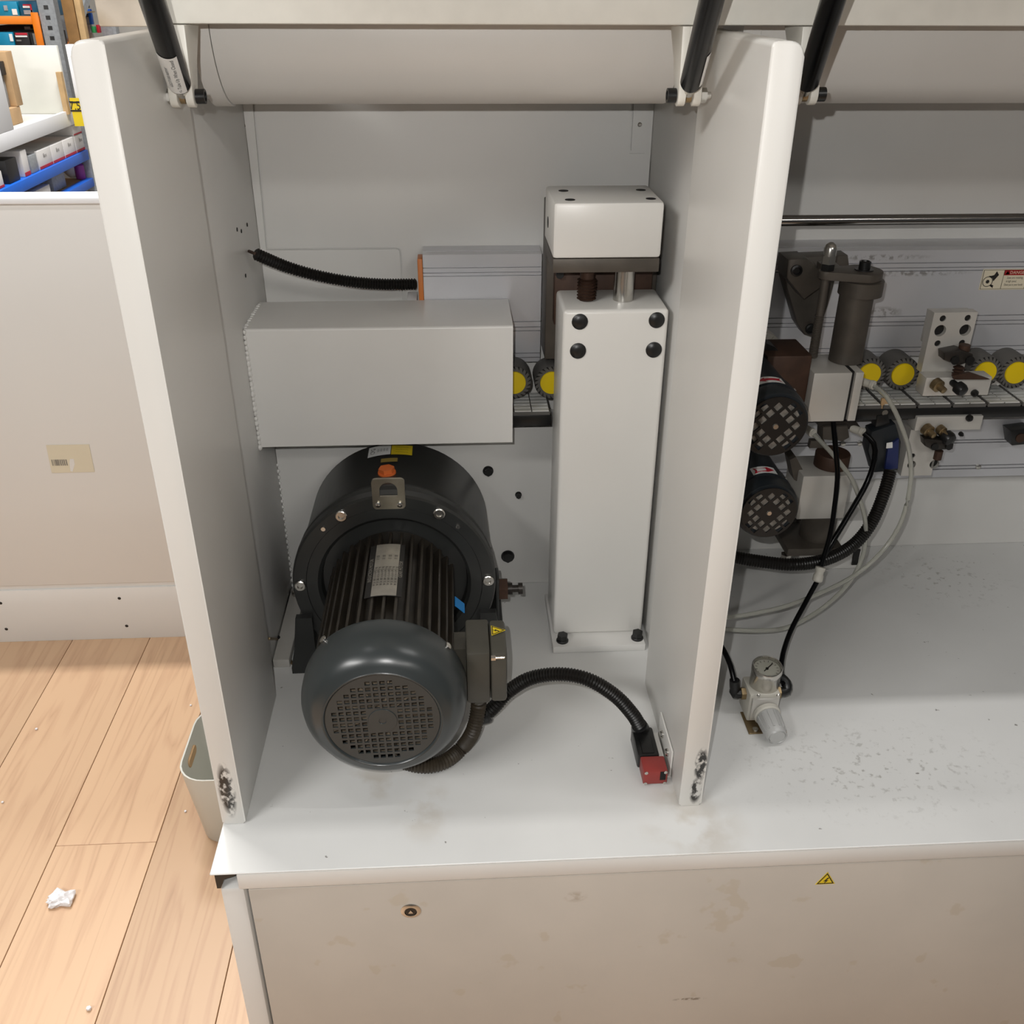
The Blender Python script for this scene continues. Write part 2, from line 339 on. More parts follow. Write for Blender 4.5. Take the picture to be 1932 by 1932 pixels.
wv = N.new('ShaderNodeMath'); wv.operation = 'MULTIPLY'; wv.inputs[1].default_value = 16; L.new(n1.outputs['Fac'], wv.inputs[0])
fr = N.new('ShaderNodeMath'); fr.operation = 'PINGPONG'; fr.inputs[1].default_value = 1; L.new(wv.outputs[0], fr.inputs[0])
n2 = N.new('ShaderNodeTexNoise'); n2.inputs['Scale'].default_value = 130; n2.inputs['Detail'].default_value = 4; L.new(sc_.outputs[0], n2.inputs['Vector'])
ad = N.new('ShaderNodeMath'); ad.operation = 'MULTIPLY_ADD'; L.new(n2.outputs['Fac'], ad.inputs[0]); ad.inputs[1].default_value = 0.95; L.new(fr.outputs[0], ad.inputs[2])
cr = N.new('ShaderNodeValToRGB'); cr.color_ramp.elements[0].position = 0.1; cr.color_ramp.elements[0].color = (0.42, 0.265, 0.16, 1)
cr.color_ramp.elements[1].position = 1.0; cr.color_ramp.elements[1].color = (0.60, 0.40, 0.25, 1)
e = cr.color_ramp.elements.new(0.5); e.color = (0.54, 0.345, 0.215, 1)
L.new(ad.outputs[0], cr.inputs[0])
hs = N.new('ShaderNodeHueSaturation'); mr = N.new('ShaderNodeMapRange'); mr.inputs[3].default_value = 0.9; mr.inputs[4].default_value = 1.1
L.new(oi.outputs['Random'], mr.inputs[0]); L.new(mr.outputs[0], hs.inputs['Value']); L.new(cr.outputs[0], hs.inputs['Color']); L.new(hs.outputs[0], b.inputs['Base Color'])

X_, Y_, Z_ = Vector((1, 0, 0)), Vector((0, 1, 0)), Vector((0, 0, 1))

# ================================================================== SETTING
fl = bpy.data.objects.new('floor', None); COL.objects.link(fl); fl['kind'] = 'structure'
a = MB().box(-4, 3, -1.5, 8, -0.06, -0.014).build('subfloor', M['subfloor'], fl)
a = MB().box(-4, 3, 2.85, 8, -0.013, 0).build('concrete_slab', M['concrete'], fl)
PW = 0.2037; PL = 1.38; pm = None
jr = random.Random(3)
for k in range(-6, 9):
    x0 = -0.642+PW*k
    off = {-1: 1.43, 0: 0.85, -2: 0.87, -3: 0.92}.get(k, jr.uniform(0.3, 1.6))
    y = off-2*PL
    while y < 2.85:
        if y+PL > -0.6:
            ye = min(y+PL, 2.849)
            if abs(ye-y-PL) < 1e-6 and pm is not None:
                o = bpy.data.objects.new('plank', pm); COL.objects.link(o); o.parent = fl
            else:
                o = MB().box(0.0008, PW-0.0008, 0.0006, ye-y-0.0006, -0.012, 0, 0.0007, 1).build('plank', M['oak'], fl)
                if abs(ye-y-PL) < 1e-6: pm = o.data
            o.location = (x0, y, 0)
        y += PL

wbk = MB().box(-7, 4, 8.2, 8.35, -0.06, 4.6).build('wall_back', mat('store_wall_paint', (0.55, 0.52, 0.47, 1), 0.7), None, loc=(0, 8.2, 0)); wbk['kind'] = 'structure'

# ================================================================== MACHINE BASE
YF = 0.865
mb = thing('machine_cabinet', 'low white machine cabinet with flat worktop and wide cream access panel', 'cabinet', (0.6, 1.24, 0))
wt = MB(); wt.box(-0.333, 1.70, YF, 1.66, 0.547, 0.55, 0.001, 1); wt.build('worktop', M['paint_top'], mb)
MB().box(-0.300, 1.70, YF, YF+0.012, 0.519, 0.5465, 0.002).build('front_lip', M['paint'], mb)
fr_ = MB(); fr_.box(-0.326, -0.294, YF+0.004, 0.93, 0.0, 0.517, 0.006); fr_.box(-0.326, 1.70, 0.93, 1.62, 0.0, 0.5465); fr_.build('body', M['paint'], mb)
MB().prism([(-0.329, 0.5465), (-0.303, 0.5465), (-0.303, 0.540), (-0.318, 0.534), (-0.324, 0.5175), (-0.329, 0.5175)], (0, YF+0.005, 0), X_, Z_, Y_*0.06).build('corner_foam', M['black'], mb)['label'] = 'black foam strip in the open corner'
MB().box(-0.294, 1.70, YF+0.022, 0.93, 0.0, 0.512).build('panel_recess', M['void'], mb)
ap = MB().box(-0.2895, 1.70, YF+0.003, YF+0.021, 0.004, 0.5145, 0.0015).build('access_panel', M['paint_panel'], mb)
lk = at(775, 1718, Y=YF+0.003); r = 19*mpp(lk)
lkp = MB().lathe([(r, 0), (r, 0.0015), (r*0.8, 0.003), (r*0.62, 0.003), (r*0.58, 0.001), (r*0.58, 0)], lk+Y_*0.0005, -Y_, 28).build('lock', M['steel'], ap)
MB().lathe([(r*0.56, 0), (r*0.56, 0.002)], lk, -Y_, 24).build('lock_core', M['dark_steel'], ap)
MB().prism(circle(0, 0, r*0.3, 3, PI/2), lk-Y_*0.002, X_, Z_, -Y_*0.0012).build('lock_key_stud', M['steel'], ap)
def warn(parent, name, c, u, v, size):
    """yellow triangle with black border and lightning bolt"""
    n = u.cross(v).normalized(); tri = lambda s: [(math.cos(PI/2+2*PI*i/3)*s, math.sin(PI/2+2*PI*i/3)*s) for i in range(3)]
    R = size/math.sqrt(3)
    p = MB().prism(tri(R), c, u, v, n*0.0004).build(name, M['yellow'], parent)
    if parent.parent is None:
        par = p
    else: par = parent
    MB().prism(tri(R*0.88), c+n*0.0004, u, v, n*0.0002, [tri(R*0.70)]).build('triangle_border', M['ink'], par)
    s = R*0.5
    MB().prism([(0.25*s, 0.8*s), (-0.42*s, -0.12*s), (-0.02*s, -0.08*s), (-0.3*s, -0.75*s), (0.42*s, 0.14*s), (0.04*s, 0.12*s), (0.5*s, 0.7*s)], c+n*0.0004-v*R*0.08, u, v, n*0.0002).build('lightning_mark', M['ink'], par)
    return p
c = at(1558, 1660, Y=YF+0.003)
warn(mb, 'warning_sticker', c-Y_*0.0002, X_, Z_, 38*mpp(c))

# ================================================================== MACHINE FRAME (side plates and back walls)
fm = thing('bay_enclosure', 'white sheet steel enclosure walls behind and beside the motor bay', 'enclosure', (0.5, 1.5, 0.55))
YW = 1.60
MB().box(-0.334, -0.320, 1.213, 1.62, 0.5505, 1.492, 0.001).build('side_plate', M['paint'], fm)
MB().box(0.3155, 0.334, 1.213, 1.62, 0.5505, 1.492, 0.001).build('side_plate', M['paint'], fm)
MB().box(-0.3195, 0.315, YW+0.004, YW+0.03, 0.873, 1.492).build('back_wall', M['paint'], fm)
def wp(px, py, Y): p = at(px, py, Y=Y); return (p.x, p.z)
G = 0.0014
sheet = [wp(483, 190, YW), wp(505, 469, YW), wp(748, 467, YW), wp(756, 471, YW), wp(757.5, 480, YW), wp(768, 640, YW)]
zt = at(600, 150, Y=YW).z
a0 = (sheet[0][0], 1.49)
pts = [a0, sheet[1], sheet[2], sheet[3], sheet[4], (sheet[5][0], 0.84), (0.314, 0.84), (0.314, wp(1240, 303, YW)[1]), (wp(1218, 290, YW)[0]-0.001, wp(1218, 290, YW)[1]), (wp(1187, 290, YW)[0], wp(1187, 290, YW)[1]), (wp(1187, 290, YW)[0], 1.49)]
MB().prism(pts, (0, YW, 0), X_, Z_, Y_*0.003).build('back_sheet', M['paint'], fm)
pts2 = [(-0.3195, 1.49), (-0.3195, 0.84), (sheet[5][0]-2*G, 0.84), (sheet[4][0]-2*G, sheet[4][1]), (sheet[3][0]-2*G, sheet[3][1]-G), (sheet[2][0]-G, sheet[2][1]-2*G), (sheet[1][0]-2*G, sheet[1][1]-2*G), (a0[0]-2*G, 1.49)]
lsh = MB().prism(pts2, (0, YW, 0), X_, Z_, Y_*0.003).build('back_sheet', M['paint'], fm)
x1, z1 = wp(1187, 288, YW)
MB().box(x1+2*G, wp(1218, 288, YW)[0], YW, YW+0.003, z1+2*G, 1.49).build('corner_strip', M['paint'], fm)
MB().box(-0.3195, 0.315, 1.52, YW-0.001, 0.5505, 0.872, 0.001).build('lower_wall', M['paint'], fm)
MB().box(0.3345, 1.70, 1.62, 1.66, 0.5505, 1.52).build('back_wall', M['paint'], fm)
MB().box(-0.334, 1.70, 1.345, 1.66, 1.53, 1.536, 0.001).build('light_blocking_roof', M['paint'], fm)  # unseen roof, added to keep overhead light out of the bays
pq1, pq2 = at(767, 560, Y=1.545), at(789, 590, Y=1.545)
MB().box(pq1.x, pq2.x-0.0015, 1.5425, YW-0.001, pq2.z-0.02, pq2.z+0.02, 0.001).build('bright_gap_block', M['bright_white'], fm)  # white block standing in for bright light seen through a gap, no real spacer
for px, py, Y in ((459, 237, YW), (1207, 235, YW)):
    p = at(px, py, Y=Y); MB().lathe([(0.0035, 0), (0.0035, 0.001), (0.002, 0.0025)], p, -Y_, 12).build('screw', M['steel'], fm)
for px, py, r in ((921, 888, 0.0095), (958, 1049, 0.0125), (978, 933, 0.006)):
    p = at(px, py, Y=1.52); b = MB(); b.lathe([(r, 0), (r, 0.002)], p, -Y_, 20); b.hexa(p-Y_*0.002, p-Y_*0.009, r*0.8); b.build('bolt', M['black'], fm)
for px, py in ((523, 966), (540, 1092)):
    p = at(px, py, Y=1.518); MB().lathe([(0.0065, 0), (0.0065, 0.012), (0.005, 0.013), (0.003, 0.013), (0.003, 0.009)], p+X_*0.003, -Y_, 14).build('screw', M['steel'], fm)
for px, py in ((455, 436), (466, 424), (463, 520), (447, 433)):
    p = at(px, py, X=-0.32); MB().lathe([(0.003, 0), (0.003, 0.0008)], p, X_, 10).build('drill_hole', M['void'], fm)
wr = random.Random(5); wb = MB()
for i in range(22):
    t = i/21; wb.sphere((-0.3195, 1.518, 0.56+t*0.25), 0.003+wr.random()*0.0012, n=6, m=5)
wb.build('weld_bead', M['paint'], fm)
fp = thing('fixing_bar', 'pale steel bar lying along left wall beside dark gear motor', 'bar', (-0.305, 1.40, 0.5502))
b_ = MB(); b_.box(-0.3185, -0.291, 1.285, 1.50, 0.5502, 0.566, 0.002); b_.build('bar', M['alu_plate'], fp)
p = at(522, 1203, Z=0.566); MB().lathe([(0.006, 0), (0.006, 0.0006)], p, Z_, 16).build('slot_hole', M['void'], fp)
b_ = MB(); p = Vector((-0.306, 1.478, 0.566)); b_.lathe([(0.008, 0), (0.008, 0.010), (0.004, 0.010), (0.004, 0.006)], p, Z_, 16); b_.build('socket_screw', M['steel'], fp)
cb = MB().tube([p_ for p_ in (at(507, 1205, X=-0.317), at(528, 1208, Y=1.36), at(543, 1230, Y=1.33), at(551, 1252, Z=0.553))], 0.0022, 8, 0.005).build('sensor_wire', M['brass'], None, loc=at(530, 1215, Z=.56)); tag(cb, 'thin brown wire hooked over the pale bar by left wall', 'wire')

# ================================================================== SIDE COVERS
def cover(label, x0, x1, inner):
    t = thing('side_cover', label, 'machine cover', ((x0+x1)/2, 1.08, 0.551), 'white side covers of the motor bay')
    def arcq(cx, cz, r, a0): return [(cx+r*math.cos(math.radians(a0+90*i/6)), cz+r*math.sin(math.radians(a0+90*i/6))) for i in range(7)]
    ro_, ri_ = (0.004, 0.013) if inner > 0 else (0.013, 0.005)
    out = arcq(x1-ro_, 1.503-ro_, ro_, 0)+arcq(x0+ri_, 1.503-ri_, ri_, 90)+arcq(x0+0.003, 0.554, 0.003, 180)+arcq(x1-0.003, 0.554, 0.003, 270)
    MB().prism(out, (0, 0.948, 0), X_, Z_, Y_*0.262, bev=0.0022).build('shell', M['paint_cover'], t, ang=50)
    return t
cl = cover('white side cover on left end of worktop, dark scuff near its foot', -0.333, -0.302, 1)
cr_ = cover('white side cover right of tall white column, between motor bay and open bay', 0.290, 0.3215, -1)

# ================================================================== HOOD
hd = thing('raised_hood', 'raised white hood along the top with curved lower panels and gas spring brackets', 'hood', (0.5, 1.2, 1.41))
zb = at(830, 47, Y=1.13).z
MB().box(-0.300, 1.75, 1.13, 1.30, zb, 1.63, 0.003).build('front_beam', M['ram'], hd)
MB().box(-0.372, -0.3005, 1.16, 1.32, 1.505, 1.63, 0.002).build('end_box', M['beige'], hd)['label'] = 'stained beige end box'
def curved(x0, x1):
    arc = [(1.335-0.095*math.cos(PI/2*i/14), 1.506-0.095*math.sin(PI/2*i/14)) for i in range(15)]
    MB().prism(arc+[(1.335, 1.506)], (x0, 0, 0), Y_, Z_, X_*(x1-x0)).build('curved_panel', M['paint'], hd)
    e = [(1.335-0.097*math.cos(PI/2*i/14), 1.506-0.0975*math.sin(PI/2*i/14)) for i in range(15)]
    MB().prism(e+[(1.335, 1.506)], (x0-0.022, 0, 0), Y_, Z_, X_*0.0212).build('curved_end_cap', M['paint'], hd)
curved(-0.2745, 0.272); curved(0.365, 1.75)
MB().box(-0.372, 1.75, 1.302, 1.34, 1.507, 1.63).build('rear_beam', M['paint'], hd)
# lid shell above the frame, held up by the springs
MB().prism([(1.14, 1.6305), (1.30, 1.6305), (0.86, 1.86), (0.815, 1.85), (0.815, 1.70), (0.83, 1.70), (0.84, 1.80)], (-0.372, 0, 0), Y_, Z_, X_*0.692).build('lid_shell', M['paint'], hd)
MB().prism([(1.14, 1.6305), (1.30, 1.6305), (1.02, 1.86), (0.975, 1.85), (0.975, 1.62), (0.99, 1.62), (1.0, 1.76)], (0.325, 0, 0), Y_, Z_, X_*1.425).build('lid_shell', M['paint'], hd)
def fork(px, Yc, zc, side):
    """bracket arm ending in two lugs"""
    for s in (-1, 1):
        xx = px+s*0.0085-0.0042
        arc = [(Yc-0.011*math.cos(PI*i/8), zc-0.011*math.sin(PI*i/8)) for i in range(9)]
        MB().prism(arc+[(Yc+0.030, zc+0.035), (Yc+0.062, zb-0.0005), (Yc-0.004, zb-0.0005)], (xx, 0, 0), Y_, Z_, X_*0.0084, bev=0.0008).build('bracket_lug', M['ram'], hd)
    MB().prism([(Yc-0.006, zc+0.030), (Yc+0.028, zc+0.034), (Yc+0.060, zb-0.0005), (Yc-0.003, zb-0.0005)], (px-0.0042, 0, 0), Y_, Z_, X_*0.0084).build('bracket_web', M['ram'], hd)
def spring(label, pb, pt, px, textside, ln_=0.33):
    """gas spring: pin end at pb, going up to pt (off the frame)"""
    pb, pt = Vector(pb), Vector(pt); d = (pt-pb).normalized()
    t = thing('gas_spring', label, 'gas spring', pb, 'gas springs holding up the hood')
    MB().lathe([(0.006, 0.000), (0.006, 0.010)], pb+d*0.006, d, 14).build('rod_end', M['steel'], t)
    e = MB(); e.lathe([(0.0075, -0.0028), (0.0075, 0.0028)], pb, X_, 18); e.lathe([(0.0042, 0.004), (0.0056, 0.012), (0.0066, 0.024)], pb, d, 14); e.build('eye', M['brass'], t)
    c = MB(); c.lathe([(0.006, 0.0), (0.0105, 0.002), (0.0118, 0.006), (0.0118, ln_)], pb+d*0.022, d, 32); cy = c.build('cylinder', M['black_gloss'], t)
    bo = MB(); s = textside
    bo.lathe([(0.0040, -0.0155), (0.0040, 0.0155)], pb, X_, 12); bo.build('pin', M['steel'], t)
    MB().lathe([(0.0075, 0.0), (0.0075, 0.0095), (0.005, 0.0095), (0.005, 0.006)], pb+X_*s*0.0137, X_*s, 20).build('bolt_head', M['black'], t)
    n_ = MB(); n_.hexa(pb-X_*s*0.0137, pb-X_*s*0.0200, 0.0078); n_.cyl(pb-X_*s*0.02, pb-X_*s*0.025, 0.0036, n=10); n_.build('nut', M['steel'], t)
    return t, pb, d
def wrap_label(parent, pb, d, h0, h1, ang0, ang1, rr, name, m, corner=0.0):
    """sticker bent round a cylinder: angles about axis d measured from -Y side"""
    ref = (-Y_-d*(-Y_).dot(d)).normalized(); sd = d.cross(ref)
    bm = MB(); n = 12; rows = []
    for h in (h0, h1):
        rows.append([bm.bm.verts.new(pb+d*h+(ref*math.cos(ang0+(ang1-ang0)*i/n)+sd*math.sin(ang0+(ang1-ang0)*i/n))*rr) for i in range(n+1)])
    for i in range(n): bm.bm.faces.new((rows[0][i], rows[0][i+1], rows[1][i+1], rows[1][i]))
    o = bm.build(name, m, parent); return o
def wrap_text(parent, s, pb, d, h, ang, rr, size, m, flip=1):
    """lettering bent onto the spring tube, running along its axis"""
    cu = bpy.data.curves.new('lettering', 'FONT'); cu.body = s; cu.size = size; cu.align_x = 'CENTER'; cu.align_y = 'CENTER'; cu.resolution_u = 2
    tt = bpy.data.objects.new('lettering', cu); COL.objects.link(tt); me = bpy.data.meshes.new_from_object(tt); bpy.data.objects.remove(tt); bpy.data.curves.remove(cu)
    ref = (-Y_-d*(-Y_).dot(d)).normalized(); sd = d.cross(ref); w0 = wloc(parent)
    for v in me.vertices:
        a = ang-v.co.y/rr; v.co = pb+d*(h+v.co.x)+(ref*math.cos(a)+sd*math.sin(a))*rr-w0
    me.materials.append(m); o = bpy.data.objects.new('lettering', me); COL.objects.link(o); o.parent = parent; return o
YS = 1.125
pL = at(346, 182, Y=YS); tL = at(287, 0, Y=0.985)
pM = at(1298, 180, Y=YS); tM = at(1343, 0, Y=0.985)
pR = at(1517, 178, Y=YS); tR = at(1572, 0, Y=0.985)
for p in (pL, pM, pR): fork(p.x, p.y, p.z, 1)
sL, pb, d = spring('black gas spring at upper left, its white sticker facing the viewer', pL, tL, 0, 1)
lab = wrap_label(sL, pb, d, 0.028, 0.094, -1.25, 0.95, 0.0121, 'sticker', M['label'])
wrap_text(lab, 'Tube Up When Closed', pb, d, 0.064, 0.42, 0.0123, 0.0056, M['ink'], -1)
wrap_text(lab, 'GS27/100/A00W', pb, d, 0.058, -0.22, 0.0123, 0.0052, M['ink'], -1)
wrap_text(lab, '<-', pb, d, 0.0335, 0.42, 0.0123, 0.006, M['ink'], -1)
sM, pb, d = spring('black gas spring before the tall column side cover, sticker turned right', pM, tM, 0, -1)
lab = wrap_label(sM, pb, d, 0.034, 0.092, 0.45, 2.1, 0.0121, 'sticker', M['label'])
wrap_text(lab, 'Tube Up When Closed', pb, d, 0.062, 0.95, 0.0123, 0.0052, M['ink_grey'], 1)
sR, pb, d = spring('black gas spring right of the second side cover, without visible sticker', pR, tR, 0, 1, 0.20)

# ================================================================== GUARD BOX
YB = 1.40
p0 = at(458, 624, Y=YB); p1 = at(963, 612, Y=YB); p2 = at(490, 848, Y=YB); p3 = at(967, 831, Y=YB)
gb = thing('guard_box', 'long plain white sheet metal box welded across above the motor', 'guard', ((p0.x+p1.x)/2, 1.46, p2.z))
gz0_, gz1_ = (p2.z+p3.z)/2, (p0.z+p1.z)/2
arc_ = [(YB+0.004-0.004*math.cos(PI/2*i/4), gz1_-0.004+0.004*math.sin(PI/2*i/4)) for i in range(5)]
MB().prism([(YB+0.0005, gz0_), (YB, gz0_+0.0006)]+arc_+[(1.538, gz1_), (1.538, gz1_-0.002), (YB+0.0045, gz1_-0.002), (YB+0.0022, gz1_-0.0045), (YB+0.0022, gz0_+0.002), (YB+0.02, gz0_+0.002), (YB+0.02, gz0_)], (-0.3185, 0, 0), Y_, Z_, X_*(p3.x+0.3185)).build('shell', M['paint'], gb)
b_ = MB()
for i in range(24):
    t = i/23; b_.sphere((-0.3175, YB-0.001, p2.z+0.004+t*(p0.z-p2.z-0.006)), 0.0035+wr.random()*0.0015, (0.8, 0.8, 1.1), n=7, m=5)
for i in range(12):
    b_.sphere((-0.3175, YB+0.01+i*0.0105, p0.z+0.0005), 0.003+wr.random()*0.0015, n=6, m=5)
b_.build('weld_bead', M['paint'], gb)

# ================================================================== ALUMINIUM BEAMS
YA = 1.541; zA = 1.166
zb2 = at(1932, 668, Y=YA).z
def beam(name, label, x0, x1, back):
    t = thing(name, label, 'aluminium beam', ((x0+x1)/2, YA+0.025, zb2))
    g = [at(1932, y, Y=YA).z for y in (494, 503, 509, 594, 604, 611, 652, 660)]
    prof = [(back, zA), (YA+0.026, zA), (YA+0.026, zA-0.003), (YA+0.022, zA-0.003), (YA+0.022, zA), (YA, zA)]
    for zc in g: prof += [(YA, zc+0.0008), (YA+0.004, zc+0.0008), (YA+0.004, zc-0.0008), (YA, zc-0.0008)]
    prof += [(YA, zb2), (back, zb2)]
    MB().prism(prof, (x0, 0, 0), Y_, Z_, X_*(x1-x0)).build('profile', M['alu'], t); return t
xl = at(797, 481, Y=YA).x
bl = beam('aluminium_beam', 'short aluminium profile beam ending in an orange plate, left of head block', xl, 0.138, YW-0.001)
MB().box(xl-0.0085, xl-0.0005, YA-0.002, YA+0.03, zb2, zA-0.006, 0.001).build('end_plate', M['orange'], bl)['label'] = 'orange end plate'
br = beam('aluminium_beam', 'long aluminium profile beam with danger sticker across the open right bay', 0.3345, 1.70, 1.6195)
# danger sticker on the beam
s0 = at(1846, 547, Y=YA-0.0004); s1 = at(1846, 508, Y=YA-0.0004); ww = at(1933, 545, Y=YA).x-s0.x; hh = s1.z-s0.z
st = MB().box(s0.x, s0.x+ww, YA-0.0008, YA-0.0001, s0.z, s0.z+hh).build('danger_sticker', M['cream_label'], br)
oS = Vector((s0.x, YA-0.0009, s0.z))
def fl2(name, m, pts): MB().prism([(a*ww, b*hh) for a, b in pts], oS, X_, Z_, -Y_*0.0002).build(name, m, st)
fl2('red_band', M['danger_red'], [(0.47, 0.70), (0.98, 0.70), (0.98, 0.95), (0.47, 0.95)])
b_ = MB()
for q in ([(0.02, 0.04), (0.98, 0.04), (0.98, 0.055), (0.02, 0.055)], [(0.02, 0.95), (0.98, 0.95), (0.98, 0.965), (0.02, 0.965)], [(0.02, 0.04), (0.03, 0.04), (0.03, 0.96), (0.02, 0.96)], [(0.46, 0.04), (0.468, 0.04), (0.468, 0.96), (0.46, 0.96)], [(0.97, 0.04), (0.98, 0.04), (0.98, 0.96), (0.97, 0.96)]):
    b_.prism([(a*ww, b*hh) for a, b in q], oS, X_, Z_, -Y_*0.0002)
b_.build('sticker_border', M['ink'], st)
b_ = MB(); q = lambda pts: b_.prism([(a*ww, b*hh) for a, b in pts], oS, X_, Z_, -Y_*0.0002)
q([(0.30, 0.90), (0.36, 0.72), (0.27, 0.42), (0.24, 0.56), (0.19, 0.62), (0.14, 0.68), (0.21, 0.68), (0.26, 0.72)])
q([(0.20, 0.22), (0.25, 0.26), (0.30, 0.20), (0.28, 0.13), (0.24, 0.16)]); q([(0.24, 0.16), (0.30, 0.08), (0.27, 0.2)])
b_.prism([(0.15*ww+math.cos(a)*hh*0.25, 0.40*hh+math.sin(a)*hh*0.25) for a in [2*PI*i/24 for i in range(24)]], oS, X_, Z_, -Y_*0.0002, [[(0.15*ww+math.cos(a)*hh*0.22, 0.40*hh+math.sin(a)*hh*0.22) for a in [2*PI*i/24 for i in range(24)]]])
b_.prism([(0.15*ww+math.cos(a)*hh*0.09, 0.40*hh+math.sin(a)*hh*0.09) for a in [2*PI*i/12 for i in range(12)]], oS, X_, Z_, -Y_*0.0002)
b_.build('hand_and_saw_pictogram', M['ink'], st)
fl3 = oS-Y_*0.0003
text('lettering', 'DANGER', M['cream_label'], st, fl3+X_*ww*0.77+Z_*hh*0.825, X_, Z_, hh*0.21, sx=1.0)
fl2('alert_triangle', M['cream_label'], [(0.49, 0.74), (0.585, 0.74), (0.5375, 0.91)])
for k, s in enumerate(('Saws are rotating', 'in high speed.', 'Dont put in your hands')):
    text('lettering', s, M['ink'], st, oS-Y_*0.0002+X_*ww*(0.72 if k != 1 else 0.66)+Z_*hh*(0.58-0.17*k), X_, Z_, hh*0.155, sx=0.62 if k else 0.72)

# lower rail in right bay
YL = 1.575
zl0 = at(1932, 897, Y=YL).z; zl1 = at(1932, 790, Y=YL).z
lr = thing('lower_rail', 'lower aluminium rail with slots under the conveyor, right bay', 'aluminium rail', (1.0, 1.6, zl0))
g = [at(1932, y, Y=YL).z for y in (828, 833, 876, 882)]
prof = [(1.6195, zl1), (YL, zl1)]
for zc in g: prof += [(YL, zc+0.0011), (YL+0.006, zc+0.0011), (YL+0.006, zc-0.0011), (YL, zc-0.0011)]
prof += [(YL, zl0), (1.6195, zl0)]
MB().prism(prof, (0.3345, 0, 0), Y_, Z_, X_*1.37).build('profile', M['alu'], lr)
for px, py in ((1590, 837), (1622, 836), (1845, 880), (1645, 875)):
    p = at(px, py, Y=YL); MB().lathe([(0.005, 0), (0.005, 0.003), (0.003, 0.004)], p, -Y_, 12).build('slot_screw', M['steel'], lr)

# guide rod
p = at(1700, 414.5, Y=1.46); gr = MB().cyl((0.336, 1.46, p.z), (1.70, 1.46, p.z), 0.0081, n=32).build('guide_rod', M['rod_steel'], None, loc=(1.0, 1.46, p.z)); tag(gr, 'polished round steel guide rod running across the open right bay', 'rod')

# ================================================================== COLUMN AND HEAD BLOCK
cx0, cx1 = 0.152, 0.306
co = thing('support_column', 'tall white box column with four black caps, bolted down beside right cover', 'column', (0.23, 1.38, 0.5502))
MB().box(cx0, cx1, 1.335, 1.443, 0.563, 1.136, 0.006, 3).build('post', M['paint_cover'], co)
MB().box(0.1485, 0.3065, 1.30, 1.462, 0.5502, 0.563, 0.0015).build('base_plate', M['paint'], co)
for px, py in ((1094, 607), (1239, 604), (1090.5, 662), (1233.5, 660)):
    p = at(px, py, Y=1.335); r = 15.5*mpp(p)
    MB().lathe([(r, 0), (r*0.97, 0.0015), (r*0.7, 0.0035), (r*0.3, 0.0045), (r*0.08, 0.0045)], p, -Y_, 28).build('cap', M['black'], co)
for px, py in ((1061, 1209), (1202, 1204)):
    p = at(px, py, Z=0.563); b_ = MB(); b_.lathe([(0.0105, 0), (0.0105, 0.0025), (0.009, 0.004)], p, Z_, 20); b_.hexa(p+Z_*0.004, p+Z_*0.0135, 0.0092); b_.build('flange_bolt', M['black'], co)
hb = thing('slide_head', 'white head block on dark slide plate above the tall column', 'machine head', (0.215, 1.40, 1.15))
hx0, hx1 = at(1045, 382, Y=1.335).x, at(1255, 382, Y=1.335).x; hz1 = at(1150, 382, Y=1.335).z; hz0 = at(1150, 488, Y=1.335).z
MB().box(hx0, hx1, 1.335, 1.462, hz0, hz1, 0.005, 2).build('block', M['paint_cover'], hb)
hzp = at(1150, 514, Y=1.337).z
MB().box(hx0+0.001, hx1-0.001, 1.337, 1.462, hzp, hz0-0.0005, 0.001).build('plate', M['cast'], hb)
for px, py in ((1063, 360), (1209, 358.5), (1075.5, 377), (1228, 375)):
    p = at(px, py, Z=hz1); MB().lathe([(0.0072, 0), (0.0072, 0.0004)], p, Z_, 20).build('bolt_hole', M['void'], hb)
p = at(1034, 419, X=hx0); MB().lathe([(0.008, 0), (0.008, 0.0004)], p, -X_, 16).build('bolt_hole', M['void'], hb)
MB().box(0.139, 0.312, 1.468, 1.535, at(1045, 678, Y=1.468).z, hz1-0.03, 0.002).build('slide_plate', M['cast'], hb)
MB().box(0.15, 0.300, 1.444, 1.467, 1.08, 1.165, 0.001).build('nut_block', M['rust'], hb)
p = at(1108, 520, Y=1.385); b_ = MB()
for i in range(7): b_.lathe([(0.010, 0), (0.0145, 0.0022), (0.010, 0.0044)], Vector((p.x, 1.385, 1.137+i*0.0046)), Z_, 20)
b_.cyl((p.x, 1.385, 1.1365), (p.x, 1.385, hzp-0.0005), 0.0105); b_.build('feed_screw', M['rust'], hb)
p = at(1178, 520, Y=1.385); b_ = MB(); b_.cyl((p.x, 1.385, 1.1365), (p.x, 1.385, hzp-0.0005), 0.0150, n=32); b_.build('guide_pin', M['steel'], hb)
p = at(1055, 515, Y=1.45); MB().lathe([(0.006, 0), (0.006, 0.012)], p, -Y_, 14).build('stop_screw', M['black'], hb)
p = at(1224, 515, Y=1.455); MB().box(p.x-0.004, p.x+0.004, 1.446, 1.466, p.z-0.014, p.z+0.012, 0.001).build('end_stop', M['steel'], hb)

